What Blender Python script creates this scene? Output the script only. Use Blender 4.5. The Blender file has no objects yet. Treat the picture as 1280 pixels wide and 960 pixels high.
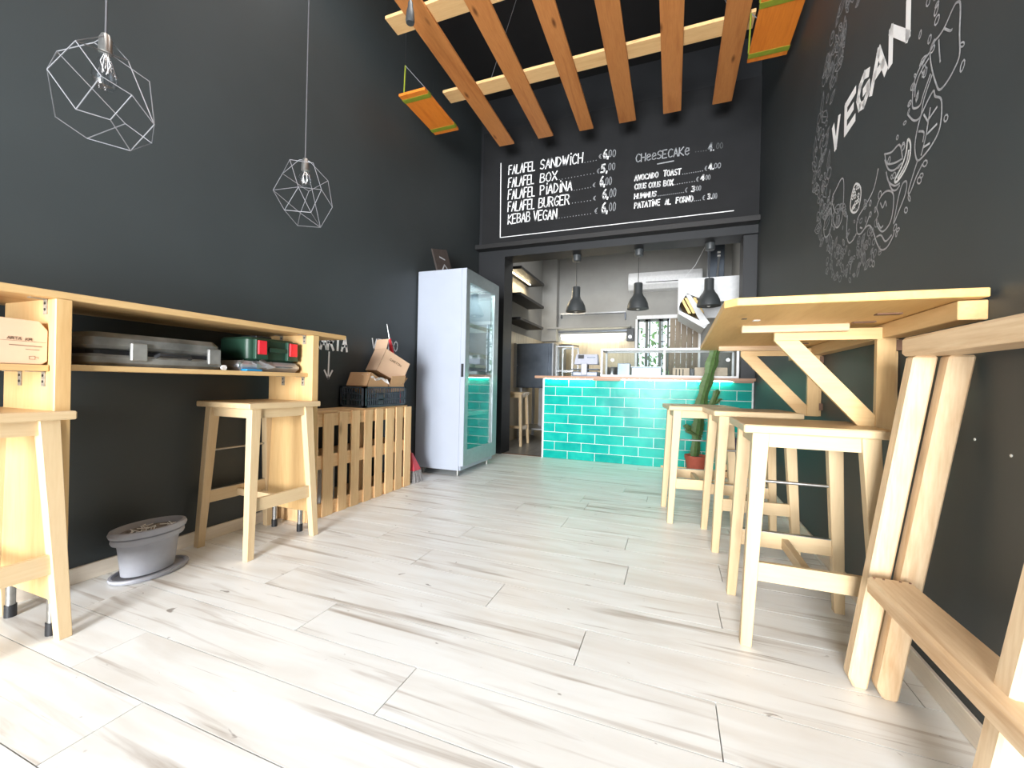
import bpy, bmesh, math, random
from mathutils import Vector, Matrix
random.seed(7)
PI = math.pi
S = bpy.context.scene
COL = S.collection

# ------------------------------------------------------------------ camera
FPX = 523.9
cam_d = bpy.data.cameras.new('camera'); cam = bpy.data.objects.new('camera', cam_d); COL.objects.link(cam)
cam_d.sensor_width = 36.0; cam_d.sensor_fit = 'HORIZONTAL'; cam_d.lens = FPX / 1280 * 36.0
cam_d.clip_start = 0.03; cam_d.clip_end = 200
YAW, PIT, ROL = -0.3655, -0.00118, 0.0210
fw = Vector((math.sin(YAW) * math.cos(PIT), math.cos(YAW) * math.cos(PIT), math.sin(PIT)))
rt = Vector((math.cos(YAW), -math.sin(YAW), 0)); up = rt.cross(fw)
r2 = rt * math.cos(ROL) + up * math.sin(ROL); u2 = -rt * math.sin(ROL) + up * math.cos(ROL)
cam.matrix_world = Matrix(((r2.x, u2.x, -fw.x, 0), (r2.y, u2.y, -fw.y, 0), (r2.z, u2.z, -fw.z, 0.86), (0, 0, 0, 1)))
S.camera = cam

# ------------------------------------------------------------------ world and large lights
W = bpy.data.worlds.new('world'); S.world = W; W.use_nodes = True
bg = W.node_tree.nodes['Background']; bg.inputs[0].default_value = (0.80, 0.90, 1.0, 1); bg.inputs[1].default_value = 1.6
S.view_settings.view_transform = 'Standard'; S.view_settings.look = 'None'
S.view_settings.gamma = 1.0; S.view_settings.use_curve_mapping = False
S.view_settings.exposure = 0.88

def area(name, loc, rot, sx, sy, power, col, spread=PI):
    d = bpy.data.lights.new(name, 'AREA'); d.shape = 'RECTANGLE'; d.size = sx; d.size_y = sy
    d.energy = power; d.color = col; d.spread = spread
    o = bpy.data.objects.new(name, d); o.location = loc; o.rotation_euler = rot; COL.objects.link(o); return o
# daylight through the open shopfront behind the camera
area('shopfront_daylight', (-0.30, -4.7, 1.10), (PI / 2 - 0.02, 0, .12), 2.0, 2.1, 600, (0.98, 0.99, 1.0))
# two overhead fill lights added out of view (housings are built further down)
for yy in (0.2, 2.3): area('overhead_fill_light', (-0.78, yy, 4.22), (0, 0, 0), 2.0, .5, 12.5, (1.0, 0.985, 0.96), 1.9)
# unseen fill light added under the kitchen ceiling
area('kitchen_fill_light', (-0.8, 6.2, 3.25), (0, 0, 0), 1.6, 1.2, 11, (1.0, 0.98, 0.96))

# ------------------------------------------------------------------ materials
def lin(c):
    return tuple(((v / 255) / 12.92 if v / 255 <= .04045 else ((v / 255 + .055) / 1.055) ** 2.4) for v in c)
def newmat(name):
    m = bpy.data.materials.new(name); m.use_nodes = True
    nt = m.node_tree; b = nt.nodes['Principled BSDF']; return m, nt, b
def plain(name, rgb, rough=.5, metal=0, noise=.06, nscale=30, bump=0.0, spec=.5, coat=0):
    m, nt, b = newmat(name); c = lin(rgb)
    b.inputs['Roughness'].default_value = rough; b.inputs['Metallic'].default_value = metal
    b.inputs['Specular IOR Level'].default_value = spec
    b.inputs['Coat Weight'].default_value = coat
    tc = nt.nodes.new('ShaderNodeTexCoord'); n = nt.nodes.new('ShaderNodeTexNoise')
    n.inputs['Scale'].default_value = nscale; n.inputs['Detail'].default_value = 4
    nt.links.new(tc.outputs['Object'], n.inputs['Vector'])
    r = nt.nodes.new('ShaderNodeValToRGB')
    r.color_ramp.elements[0].position = .3; r.color_ramp.elements[1].position = .7
    r.color_ramp.elements[0].color = tuple(max(0, v * (1 - noise)) for v in c) + (1,)
    r.color_ramp.elements[1].color = tuple(min(1, v * (1 + noise)) for v in c) + (1,)
    nt.links.new(n.outputs['Fac'], r.inputs[0]); nt.links.new(r.outputs[0], b.inputs['Base Color'])
    if bump:
        bp = nt.nodes.new('ShaderNodeBump'); bp.inputs['Strength'].default_value = bump; bp.inputs['Distance'].default_value = .004
        nt.links.new(n.outputs['Fac'], bp.inputs['Height']); nt.links.new(bp.outputs[0], b.inputs['Normal'])
    return m
def wood(name, light, dark, axis='z', rough=.5, ring=1.0, knots=.25, var=.12, spec=.4):
    m, nt, b = newmat(name); N = nt.nodes.new; L = nt.links.new
    tc = N('ShaderNodeTexCoord'); oi = N('ShaderNodeObjectInfo')
    off = N('ShaderNodeVectorMath'); off.operation = 'SCALE'; comb = N('ShaderNodeCombineXYZ')
    for i in range(3): L(oi.outputs['Random'], comb.inputs[i])
    L(comb.outputs[0], off.inputs[0]); off.inputs['Scale'].default_value = 17.3
    add = N('ShaderNodeVectorMath'); L(tc.outputs['Object'], add.inputs[0]); L(off.outputs[0], add.inputs[1])
    mp = N('ShaderNodeMapping'); s = {'x': (1.2, 14, 14), 'y': (14, 1.2, 14), 'z': (14, 14, 1.2)}[axis]
    mp.inputs['Scale'].default_value = s; L(add.outputs[0], mp.inputs[0])
    n1 = N('ShaderNodeTexNoise'); n1.inputs['Scale'].default_value = 1.3 * ring; n1.inputs['Detail'].default_value = 3; n1.inputs['Distortion'].default_value = .6
    L(mp.outputs[0], n1.inputs['Vector'])
    mu = N('ShaderNodeMath'); mu.operation = 'MULTIPLY'; mu.inputs[1].default_value = 9; L(n1.outputs['Fac'], mu.inputs[0])
    sn = N('ShaderNodeMath'); sn.operation = 'SINE'; L(mu.outputs[0], sn.inputs[0])
    mr = N('ShaderNodeMapRange'); mr.inputs[1].default_value = -1; L(sn.outputs[0], mr.inputs[0])
    n2 = N('ShaderNodeTexNoise'); n2.inputs['Scale'].default_value = 9; n2.inputs['Detail'].default_value = 5; L(mp.outputs[0], n2.inputs['Vector'])
    av = N('ShaderNodeMath'); av.operation = 'MULTIPLY_ADD'; av.inputs[1].default_value = .45
    L(mr.outputs[0], av.inputs[0])
    hf = N('ShaderNodeMath'); hf.operation = 'MULTIPLY'; hf.inputs[1].default_value = .55; L(n2.outputs['Fac'], hf.inputs[0]); L(hf.outputs[0], av.inputs[2])
    r = N('ShaderNodeValToRGB'); r.color_ramp.elements[0].position = .2; r.color_ramp.elements[1].position = .85
    r.color_ramp.elements[0].color = lin(light) + (1,); r.color_ramp.elements[1].color = lin(dark) + (1,)
    L(av.outputs[0], r.inputs[0])
    # knots
    mp2 = N('ShaderNodeMapping'); s2 = {'x': (2.2, 7, 7), 'y': (7, 2.2, 7), 'z': (7, 7, 2.2)}[axis]; mp2.inputs['Scale'].default_value = s2
    L(add.outputs[0], mp2.inputs[0]); vo = N('ShaderNodeTexVoronoi'); vo.inputs['Scale'].default_value = 1.0; L(mp2.outputs[0], vo.inputs['Vector'])
    kr = N('ShaderNodeValToRGB'); kr.color_ramp.elements[0].position = .03; kr.color_ramp.elements[0].color = (knots * 2.2,) * 3 + (1,)
    kr.color_ramp.elements[1].position = .13; kr.color_ramp.elements[1].color = (0, 0, 0, 1); L(vo.outputs['Distance'], kr.inputs[0])
    mx = N('ShaderNodeMix'); mx.data_type = 'RGBA'; L(kr.outputs[0], mx.inputs[0]); L(r.outputs[0], mx.inputs[6])
    kc = tuple(v * .45 for v in lin(dark)); mx.inputs[7].default_value = kc + (1,)
    hs = N('ShaderNodeHueSaturation'); vr = N('ShaderNodeMapRange'); vr.inputs[3].default_value = 1 - var; vr.inputs[4].default_value = 1 + var * .6
    L(oi.outputs['Random'], vr.inputs[0]); L(vr.outputs[0], hs.inputs['Value']); L(mx.outputs[2], hs.inputs['Color'])
    L(hs.outputs[0], b.inputs['Base Color'])
    b.inputs['Roughness'].default_value = rough; b.inputs['Specular IOR Level'].default_value = spec
    bp = N('ShaderNodeBump'); bp.inputs['Strength'].default_value = .15; bp.inputs['Distance'].default_value = .002
    L(av.outputs[0], bp.inputs['Height']); L(bp.outputs[0], b.inputs['Normal'])
    return m
def thin_glass(name, tint=(.9, 1, .98), ior=1.5, rough=.0, mirror=0.0):
    m = bpy.data.materials.new(name); m.use_nodes = True; nt = m.node_tree; nt.nodes.clear(); N = nt.nodes.new
    o = N('ShaderNodeOutputMaterial'); t = N('ShaderNodeBsdfTransparent'); t.inputs[0].default_value = tint + (1,)
    g = N('ShaderNodeBsdfGlossy'); g.inputs['Roughness'].default_value = rough
    f = N('ShaderNodeLayerWeight'); f.inputs[0].default_value = .5      # facing term, same on both sides of the pane
    pw = N('ShaderNodeMath'); pw.operation = 'POWER'; pw.inputs[1].default_value = ior; nt.links.new(f.outputs['Facing'], pw.inputs[0])
    a = N('ShaderNodeMath'); a.operation = 'ADD'; a.use_clamp = True; a.inputs[1].default_value = mirror; nt.links.new(pw.outputs[0], a.inputs[0])
    mx = N('ShaderNodeMixShader'); nt.links.new(a.outputs[0], mx.inputs[0]); nt.links.new(t.outputs[0], mx.inputs[1]); nt.links.new(g.outputs[0], mx.inputs[2])
    nt.links.new(mx.outputs[0], o.inputs[0]); return m
def emit(name, rgb, strength):
    m, nt, b = newmat(name); b.inputs['Base Color'].default_value = tuple(rgb) + (1,)
    b.inputs['Emission Color'].default_value = tuple(rgb) + (1,); b.inputs['Emission Strength'].default_value = strength; return m

def floor_mat():
    m, nt, b = newmat('whitewashed_laminate'); N = nt.nodes.new; L = nt.links.new
    tc = N('ShaderNodeTexCoord'); oi = N('ShaderNodeObjectInfo')
    comb = N('ShaderNodeCombineXYZ')
    for i in range(3): L(oi.outputs['Random'], comb.inputs[i])
    off = N('ShaderNodeVectorMath'); off.operation = 'SCALE'; off.inputs['Scale'].default_value = 23.7; L(comb.outputs[0], off.inputs[0])
    add = N('ShaderNodeVectorMath'); L(tc.outputs['Object'], add.inputs[0]); L(off.outputs[0], add.inputs[1])
    def streak(scale, lo, hi, dist, detail=4):
        mp = N('ShaderNodeMapping'); mp.inputs['Scale'].default_value = scale; L(add.outputs[0], mp.inputs[0])
        n = N('ShaderNodeTexNoise'); n.inputs['Scale'].default_value = 1; n.inputs['Detail'].default_value = detail; n.inputs['Distortion'].default_value = dist
        L(mp.outputs[0], n.inputs['Vector']); r = N('ShaderNodeMapRange'); r.inputs[1].default_value = lo; r.inputs[2].default_value = hi
        r.clamp = True; L(n.outputs['Fac'], r.inputs[0]); return r.outputs[0]
    base = N('ShaderNodeMix'); base.data_type = 'RGBA'
    L(streak((2.2, 12, 5), .38, .7, .5), base.inputs[0]); base.inputs[6].default_value = lin((242, 244, 243)) + (1,); base.inputs[7].default_value = lin((227, 225, 220)) + (1,)
    s1 = streak((.95, 19, 5), .57, .72, .9, 6)
    s2 = streak((1.6, 44, 5), .66, .76, .7, 4)
    s3 = streak((16, 26, 5), .73, .78, .6, 2)
    m1 = N('ShaderNodeMix'); m1.data_type = 'RGBA'; k = N('ShaderNodeMath'); k.operation = 'MULTIPLY'; k.inputs[1].default_value = .8; L(s1, k.inputs[0])
    L(k.outputs[0], m1.inputs[0]); L(base.outputs[2], m1.inputs[6]); m1.inputs[7].default_value = lin((166, 153, 140)) + (1,)
    m2 = N('ShaderNodeMix'); m2.data_type = 'RGBA'; k2 = N('ShaderNodeMath'); k2.operation = 'MULTIPLY'; k2.inputs[1].default_value = .8; L(s2, k2.inputs[0])
    L(k2.outputs[0], m2.inputs[0]); L(m1.outputs[2], m2.inputs[6]); m2.inputs[7].default_value = lin((120, 104, 92)) + (1,)
    m3 = N('ShaderNodeMix'); m3.data_type = 'RGBA'; k3 = N('ShaderNodeMath'); k3.operation = 'MULTIPLY'; k3.inputs[1].default_value = .7; L(s3, k3.inputs[0])
    L(k3.outputs[0], m3.inputs[0]); L(m2.outputs[2], m3.inputs[6]); m3.inputs[7].default_value = lin((110, 98, 88)) + (1,)
    L(m3.outputs[2], b.inputs['Base Color']); b.inputs['Roughness'].default_value = .38; b.inputs['Specular IOR Level'].default_value = .45
    return m
def tile_mat():
    m, nt, b = newmat('glazed_teal'); N = nt.nodes.new; L = nt.links.new
    tc = N('ShaderNodeTexCoord'); oi = N('ShaderNodeObjectInfo')
    n = N('ShaderNodeTexNoise'); n.inputs['Scale'].default_value = 7; n.inputs['Detail'].default_value = 3; L(tc.outputs['Object'], n.inputs['Vector'])
    r = N('ShaderNodeValToRGB'); r.color_ramp.elements[0].position = .3; r.color_ramp.elements[1].position = .72
    r.color_ramp.elements[0].color = lin((0, 158, 150)) + (1,); r.color_ramp.elements[1].color = lin((34, 184, 168)) + (1,)
    L(n.outputs['Fac'], r.inputs[0]); hs = N('ShaderNodeHueSaturation'); mr = N('ShaderNodeMapRange'); mr.inputs[3].default_value = .85; mr.inputs[4].default_value = 1.1
    L(oi.outputs['Random'], mr.inputs[0]); L(mr.outputs[0], hs.inputs['Value']); L(r.outputs[0], hs.inputs['Color']); L(hs.outputs[0], b.inputs['Base Color'])
    b.inputs['Roughness'].default_value = .22; b.inputs['Specular IOR Level'].default_value = .12
    bp = N('ShaderNodeBump'); bp.inputs['Strength'].default_value = .25; bp.inputs['Distance'].default_value = .01; L(n.outputs['Fac'], bp.inputs['Height']); L(bp.outputs[0], b.inputs['Normal'])
    return m
def stain(name, a, c, scale=3, rough=.6, metal=0):
    return plain(name, a, rough, metal, .3, scale)

M = {}
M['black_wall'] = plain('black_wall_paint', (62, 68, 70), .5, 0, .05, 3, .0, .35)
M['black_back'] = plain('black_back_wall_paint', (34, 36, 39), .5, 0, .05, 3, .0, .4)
M['black_board'] = plain('chalkboard_paint', (29, 30, 32), .7, 0, .12, 5, 0, .3)
M['black_wood'] = plain('black_painted_wood', (34, 34, 35), .5, 0, .1, 12)
M['ceiling'] = plain('black_ceiling_paint', (22, 22, 24), .8, 0, .1, 4)
M['kwall'] = plain('grey_kitchen_plaster', (158, 158, 155), .8, 0, .04, 6)
M['ktile'] = wood('wood_look_wall_tile', (214, 200, 172), (176, 160, 132), 'z', .4, 1, .05)
M['kfloor'] = wood('grey_wood_look_floor', (150, 148, 142), (104, 102, 98), 'y', .35, 1, .1)
M['floor'] = floor_mat()
M['grout_dark'] = plain('floor_joint', (96, 88, 80), .8)
M['skirting'] = wood('whitewashed_skirting', (236, 226, 210), (214, 200, 184), 'y', .45, .6, .05)
for ax in 'xyz':
    M['stool_' + ax] = wood('birch_' + ax, (208, 184, 146), (190, 160, 118), ax, .42, .5, .12, .05)
    M['ply_' + ax] = wood('spruce_board_' + ax, (214, 180, 128), (192, 150, 96), ax, .45, .6, .15, .05)
    M['white_pine_' + ax] = wood('planed_pine_' + ax, (222, 196, 160), (180, 138, 94), ax, .5, .8, .15, .04)
    M['pallet_' + ax] = wood('pallet_pine_' + ax, (240, 202, 152), (212, 162, 110), ax, .6, .8, .35, .1)
    M['slat_' + ax] = wood('ceiling_pine_' + ax, (200, 132, 74), (162, 94, 46), ax, .5, .7, .5, .12)
M['beam'] = wood('pale_beam_pine', (232, 190, 134), (206, 152, 96), 'x', .5, .7, .4)
M['table_under'] = wood('shaded_spruce_ply', (218, 178, 114), (198, 152, 88), 'y', .5, .6, .15, .04)
M['counter_top'] = wood('walnut_brown_worktop', (176, 136, 108), (140, 102, 78), 'x', .4, .8, .05)
M['tile'] = tile_mat()
M['grout'] = plain('white_grout', (236, 244, 238), .8)
M['white'] = plain('white_paint', (236, 238, 240), .4)
M['whiteplastic'] = plain('white_plastic', (196, 200, 214), .35)
M['chalk'] = plain('white_chalk', (252, 253, 255), .9, 0, .03, 60)
M['chalk_mid'] = plain('soft_chalk', (165, 168, 172), .9, 0, .2, 60)
M['chalk_faint'] = plain('faint_chalk', (98, 100, 102), .9, 0, .2, 60)
M['metal'] = plain('galvanised_steel', (170, 170, 168), .35, .9, .15, 40)
M['zinc'] = plain('zinc_bracket', (150, 142, 128), .5, .2, .3, 60)
M['hole'] = plain('dark_screw_hole', (40, 36, 32), .6)
M['wire'] = plain('grey_steel_wire', (158, 160, 166), .35, .5)
M['cord'] = plain('grey_cord', (84, 84, 88), .7)
M['blackplastic'] = plain('black_plastic', (34, 36, 40), .45)
M['lamp_grey'] = plain('charcoal_lamp_enamel', (62, 66, 68), .45)
M['lamp_in'] = plain('lamp_white_inside', (230, 228, 224), .5)
M['fridge'] = plain('blue_grey_fridge_enamel', (168, 176, 190), .35, 0, .03, 4)
M['fridge_in'] = plain('fridge_inner_liner', (206, 214, 214), .5)
M['door_frame'] = plain('silver_door_profile', (166, 178, 182), .35, .5)
M['glass_fridge'] = thin_glass('fridge_door_glass', (.90, .97, .95), 2.6, .01, .04)
M['glass'] = thin_glass('clear_glass', (.97, .99, .99), 5, .0, .0)
M['case_glass'] = thin_glass('display_case_glass', (.96, .98, .98), 5, .0, .03)
M['bulbglass'] = thin_glass('bulb_glass', (.94, .95, .97), 3, .02, .12)
M['card'] = plain('kraft_cardboard', (206, 164, 122), .8, 0, .05, 8)
M['card_pale'] = plain('pale_cardboard', (222, 188, 158), .8, 0, .04, 8)
M['card_in'] = plain('inner_cardboard', (176, 134, 92), .85, 0, .05, 8)
M['print'] = plain('faded_box_print', (150, 122, 100), .8)
M['print_dark'] = plain('dark_box_print', (110, 84, 62), .8)
M['paper'] = plain('white_paper', (238, 236, 232), .8)
M['greycase'] = plain('highlit_dark_plastic', (134, 135, 132), .34, .2, .5, 9, 0)  # highlights on the dark case are put into this lighter grey
M['greencase'] = plain('dark_green_plastic', (34, 66, 52), .45, 0, .15, 12)
M['red'] = plain('red_plastic', (226, 44, 58), .45)
M['pinkred'] = plain('red_broom_plastic', (205, 70, 84), .45)
M['bristle'] = plain('grey_bristles', (140, 138, 138), .9, 0, .3, 80)
M['silver'] = plain('silver_foil_bag', (176, 178, 182), .3, .45, .2, 18)
M['blue'] = plain('bright_blue_plastic', (30, 150, 215), .5)
M['pot'] = plain('grey_planter_plastic', (158, 160, 168), .6, 0, .05, 20)
M['soil'] = plain('dry_grey_soil', (128, 120, 112), .95, 0, .5, 40, 1)
M['terracotta'] = plain('terracotta', (178, 86, 66), .7)
M['cactus'] = plain('cactus_green', (84, 112, 62), .55, 0, .25, 30, .3)
M['cactus_dry'] = plain('cactus_brown_edge', (120, 106, 70), .7, 0, .2, 30)
M['crate'] = plain('charcoal_crate_plastic', (72, 80, 90), .5)
M['orange'] = wood('orange_stained_board', (222, 128, 44), (190, 94, 26), 'y', .5, .8, .1)
M['green_band'] = plain('olive_green_webbing', (128, 138, 34), .7)
M['steel'] = plain('brushed_steel', (176, 178, 180), .3, .9, .12, 4)
M['dark_steel'] = plain('dark_stainless', (92, 100, 110), .3, .6, .45, 2.2)
M['beige'] = plain('beige_box', (206, 186, 164), .7)
M['hoodfilter'] = plain('greasy_hood_filter', (200, 170, 110), .4, .5, .25, 12)
M['purple'] = plain('dark_violet_bag', (62, 50, 82), .7)
M['tube'] = emit('tube_glow', (1.0, .93, .74), 5.0)
M['led'] = emit('led_glow', (.80, 1.0, .78), 14.0)
M['ledwarm'] = emit('warm_led_glow', (1.0, .78, .45), 12.0)
M['screen'] = plain('black_display', (26, 24, 24), .2)
M['leaf_out'] = emit('outdoor_foliage', lin((150, 178, 140)), .9)
M['leaf_out'].node_tree.nodes['Principled BSDF'].inputs['Emission Strength'].default_value = 0
M['leaf_out'] = plain('outdoor_foliage_green', (120, 150, 96), .8, 0, .6, 9)
M['curtain'] = wood('taupe_blind', (160, 148, 132), (128, 116, 102), 'z', .8, 1, 0)
M['winframe'] = plain('grey_green_window_frame', (96, 104, 98), .5)
M['sign'] = plain('dark_slate_card', (60, 52, 48), .7, 0, .2, 20)
M['brown_dark'] = plain('dark_brown_strip', (116, 84, 62), .6)
M['plaster_white'] = plain('white_filler', (240, 240, 236), .8)

# ------------------------------------------------------------------ mesh helpers
ORG = {}
class MB:
    def __init__(s): s.v = []; s.f = []
    def add(s, vs, fs):
        n = len(s.v); s.v += [tuple(v) for v in vs]; s.f += [tuple(i + n for i in f) for f in fs]; return s
    def box(s, x0, x1, y0, y1, z0, z1):
        return s.add([(x0, y0, z0), (x1, y0, z0), (x1, y1, z0), (x0, y1, z0), (x0, y0, z1), (x1, y0, z1), (x1, y1, z1), (x0, y1, z1)],
                     [(0, 3, 2, 1), (4, 5, 6, 7), (0, 1, 5, 4), (1, 2, 6, 5), (2, 3, 7, 6), (3, 0, 4, 7)])
    def hexa(s, p):   # 8 points bottom 4 ccw, top 4
        return s.add(p, [(0, 3, 2, 1), (4, 5, 6, 7), (0, 1, 5, 4), (1, 2, 6, 5), (2, 3, 7, 6), (3, 0, 4, 7)])
    def beam(s, p, q, w, h, side=(1, 0, 0), w2=None, h2=None):
        p = Vector(p); q = Vector(q); d = (q - p).normalized(); sd = Vector(side); sd = (sd - d * sd.dot(d)).normalized(); u = d.cross(sd)
        w2 = w if w2 is None else w2; h2 = h if h2 is None else h2
        a = [p + sd * sx * w / 2 + u * sy * h / 2 for sx, sy in ((-1, -1), (1, -1), (1, 1), (-1, 1))]
        b = [q + sd * sx * w2 / 2 + u * sy * h2 / 2 for sx, sy in ((-1, -1), (1, -1), (1, 1), (-1, 1))]
        return s.hexa(a + b)
    def prism(s, pts, a, b):   # pts list of 3d points (polygon), offset vector between
        n = len(pts); off = Vector(b) - Vector(a); P = [Vector(p) for p in pts]
        vs = P + [p + off for p in P]
        return s.add(vs, [tuple(range(n - 1, -1, -1)), tuple(range(n, 2 * n))] + [(i, (i + 1) % n, n + (i + 1) % n, n + i) for i in range(n)])
    def tube(s, pts, r, n=8, closed_caps=True, radii=None):
        pts = [Vector(p) for p in pts]; rings = []
        ref = None
        for i, p in enumerate(pts):
            d = (pts[min(i + 1, len(pts) - 1)] - pts[max(i - 1, 0)]).normalized()
            if ref is None: ref = Vector((0, 0, 1)) if abs(d.z) < .9 else Vector((1, 0, 0))
            a = (ref - d * ref.dot(d)).normalized(); b = d.cross(a); ref = a
            rr = radii[i] if radii else r
            rings.append([p + (a * math.cos(2 * PI * k / n) + b * math.sin(2 * PI * k / n)) * rr for k in range(n)])
        vs = [v for R in rings for v in R]; fs = []
        for i in range(len(rings) - 1):
            for k in range(n):
                fs.append((i * n + k, i * n + (k + 1) % n, (i + 1) * n + (k + 1) % n, (i + 1) * n + k))
        if closed_caps: fs += [tuple(range(n - 1, -1, -1)), tuple(range((len(rings) - 1) * n, len(rings) * n))]
        return s.add(vs, fs)
    def lathe(s, prof, c=(0, 0, 0), n=24, sx=1, sy=1, rot=0):
        vs = []; fs = []; cr, sr = math.cos(rot), math.sin(rot)
        for r, z in prof:
            for k in range(n):
                x = r * sx * math.cos(2 * PI * k / n); y = r * sy * math.sin(2 * PI * k / n)
                vs.append((c[0] + x * cr - y * sr, c[1] + x * sr + y * cr, c[2] + z))
        for i in range(len(prof) - 1):
            for k in range(n): fs.append((i * n + k, i * n + (k + 1) % n, (i + 1) * n + (k + 1) % n, (i + 1) * n + k))
        if prof[0][0] > 1e-5: fs.append(tuple(range(n - 1, -1, -1)))
        if prof[-1][0] > 1e-5: fs.append(tuple(range((len(prof) - 1) * n, len(prof) * n)))
        return s.add(vs, fs)
    def build(s, name, mat, parent=None, bev=0, smooth=False, mats=None):
        org = ORG.get(parent.name, Vector((0, 0, 0))) if parent else Vector((0, 0, 0))
        me = bpy.data.meshes.new(name); me.from_pydata([Vector(v) - org for v in s.v], [], s.f)
        bm = bmesh.new(); bm.from_mesh(me)
        bmesh.ops.remove_doubles(bm, verts=bm.verts, dist=1e-6)
        bmesh.ops.recalc_face_normals(bm, faces=bm.faces)
        if bev:
            bmesh.ops.bevel(bm, geom=[e for e in bm.edges if e.calc_face_angle(0) > .5], offset=bev, segments=1, affect='EDGES', clamp_overlap=True)
        if smooth:
            for f in bm.faces: f.smooth = True
            for e in bm.edges:
                if e.calc_face_angle(0) > .7: e.smooth = False
        bm.to_mesh(me); bm.free()
        me.materials.append(M[mat] if isinstance(mat, str) else mat)
        o = bpy.data.objects.new(name, me); COL.objects.link(o)
        if parent: o.parent = parent
        ORG[o.name] = org
        return o
def tag(o, label=None, cat=None, group=None, kind=None):
    if label: o['label'] = label
    if cat: o['category'] = cat
    if group: o['group'] = group
    if kind: o['kind'] = kind
    return o
def thing(name, label, cat, loc=(0, 0, 0), group=None):
    o = bpy.data.objects.new(name, None); COL.objects.link(o); o.location = loc; o.empty_display_size = .1
    ORG[o.name] = Vector(loc); return tag(o, label, cat, group)
def recenter(o):
    """give a single-mesh thing its origin at its base"""
    me = o.data; xs = [v.co for v in me.vertices]
    c = Vector(((min(v.x for v in xs) + max(v.x for v in xs)) / 2, (min(v.y for v in xs) + max(v.y for v in xs)) / 2, min(v.z for v in xs)))
    me.transform(Matrix.Translation(-c)); o.location = o.location + c; return o
def struct(o): o['kind'] = 'structure'; return o
def Bx(name, mat, parent, x0, x1, y0, y1, z0, z1, bev=0):
    return MB().box(x0, x1, y0, y1, z0, z1).build(name, mat, parent, bev)
def copy_tree(o, parent=None):
    c = o.copy(); COL.objects.link(c)
    if parent: c.parent = parent
    for ch in list(o.children): copy_tree(ch, c)
    return c

XL = -2.28; YB = 4.72; ZC = 4.35; YF = -6.1
def XR(y): return 0.712 + (y - 1.35) * 0.0145

# ------------------------------------------------------------------ the shell
fl = struct(Bx('floor', 'grout_dark', None, XL - .1, 0.9, YF, 4.78, -.06, -.012))
rows = [.49 - .196 * k for k in range(33, 0, -1)] + [.49, .69, .885, 1.08, 1.275, 1.475, 1.675, 1.875, 2.075, 2.27, 2.47, 2.68]
while rows[-1] < 4.75: rows.append(rows[-1] + .196)
known = {.49: -1.285, .69: -1.63, .885: -.70, 1.08: .127, 1.275: -.265, 1.475: -.654, 1.675: .184, 1.875: -.178, 2.075: .226, 2.27: -.216, 2.47: -.61}
LP = 1.315; G = .0014
rows[-1] = min(rows[-1], 4.78)
for i in range(len(rows) - 1):
    y0, y1 = rows[i], rows[i + 1]
    if y0 > 4.76: break
    y1 = min(y1, 4.775)
    x0 = known.get(y0, random.uniform(-1.3, 0))
    xs = [XL]; x = x0 - 3 * LP
    while x < XR(y0) + .02:
        if x > XL + .05: xs.append(x)
        x += LP
    xs.append(XR(y1) + .005)
    for a, b in zip(xs, xs[1:]):
        if b - a < .02: continue
        mx = (a + b) / 2
        p = MB().box(a + G, b - G, y0 + G, y1 - G, -.012, 0).build('plank', 'floor', fl)
kf = struct(Bx('floor', 'kfloor', None, XL - .1, 1.0, 4.78, 7.7, -.06, -.002))
struct(Bx('trim_1', 'brown_dark', None, -2.1, -1.425, 4.76, 4.80, -.03, .003))

struct(Bx('wall_left', 'black_wall', None, XL - .12, XL, YF, 4.72, 0, ZC))
m = MB().hexa([(XR(YF), YF, 0), (.95, YF, 0), (.95, 4.72, 0), (XR(4.72), 4.72, 0), (XR(YF), YF, ZC), (.95, YF, ZC), (.95, 4.72, ZC), (XR(4.72), 4.72, ZC)])
wr = struct(m.build('wall_right', 'black_wall'))
for (y, z) in ((1.40, .744), (1.275, .722)):
    f = MB(); f.tube([(XR(y) + .004, y, z), (XR(y) - .0015, y, z)], .0035, 10); f.build('filler_spot', 'plaster_white', wr)
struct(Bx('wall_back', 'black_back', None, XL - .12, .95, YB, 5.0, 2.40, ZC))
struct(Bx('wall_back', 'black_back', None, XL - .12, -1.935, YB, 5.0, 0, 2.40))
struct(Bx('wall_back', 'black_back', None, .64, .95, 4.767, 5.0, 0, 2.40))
struct(Bx('ceiling', 'ceiling', None, XL - .12, .95, YF, 5.0, ZC, ZC + .1))
wf = MB().box(XL - .12, XL + .1, YF - .1, YF, 0, ZC).box(.6, .95, YF - .1, YF, 0, ZC).box(XL + .1, .6, YF - .1, YF, 3.55, ZC)
struct(wf.build('wall_front', 'black_wall'))
# kitchen
struct(Bx('wall_kitchen_left', 'kwall', None, XL - .12, XL, 5.0, 7.7, 0, 3.4))
struct(Bx('wall_kitchen_right', 'kwall', None, .86, .98, 5.0, 7.7, 0, 3.4))
kb = MB().box(XL - .12, -.60, 7.6, 7.7, 0, 3.4).box(.40, .98, 7.6, 7.7, 0, 3.4).box(-.60, .40, 7.6, 7.7, 2.05, 3.4).box(-.60, .40, 7.6, 7.7, 0, 1.05)
struct(kb.build('wall_kitchen_back', 'kwall'))
struct(Bx('ceiling', 'kwall', None, XL - .12, .98, 5.0, 7.7, 3.4, 3.5))
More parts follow.
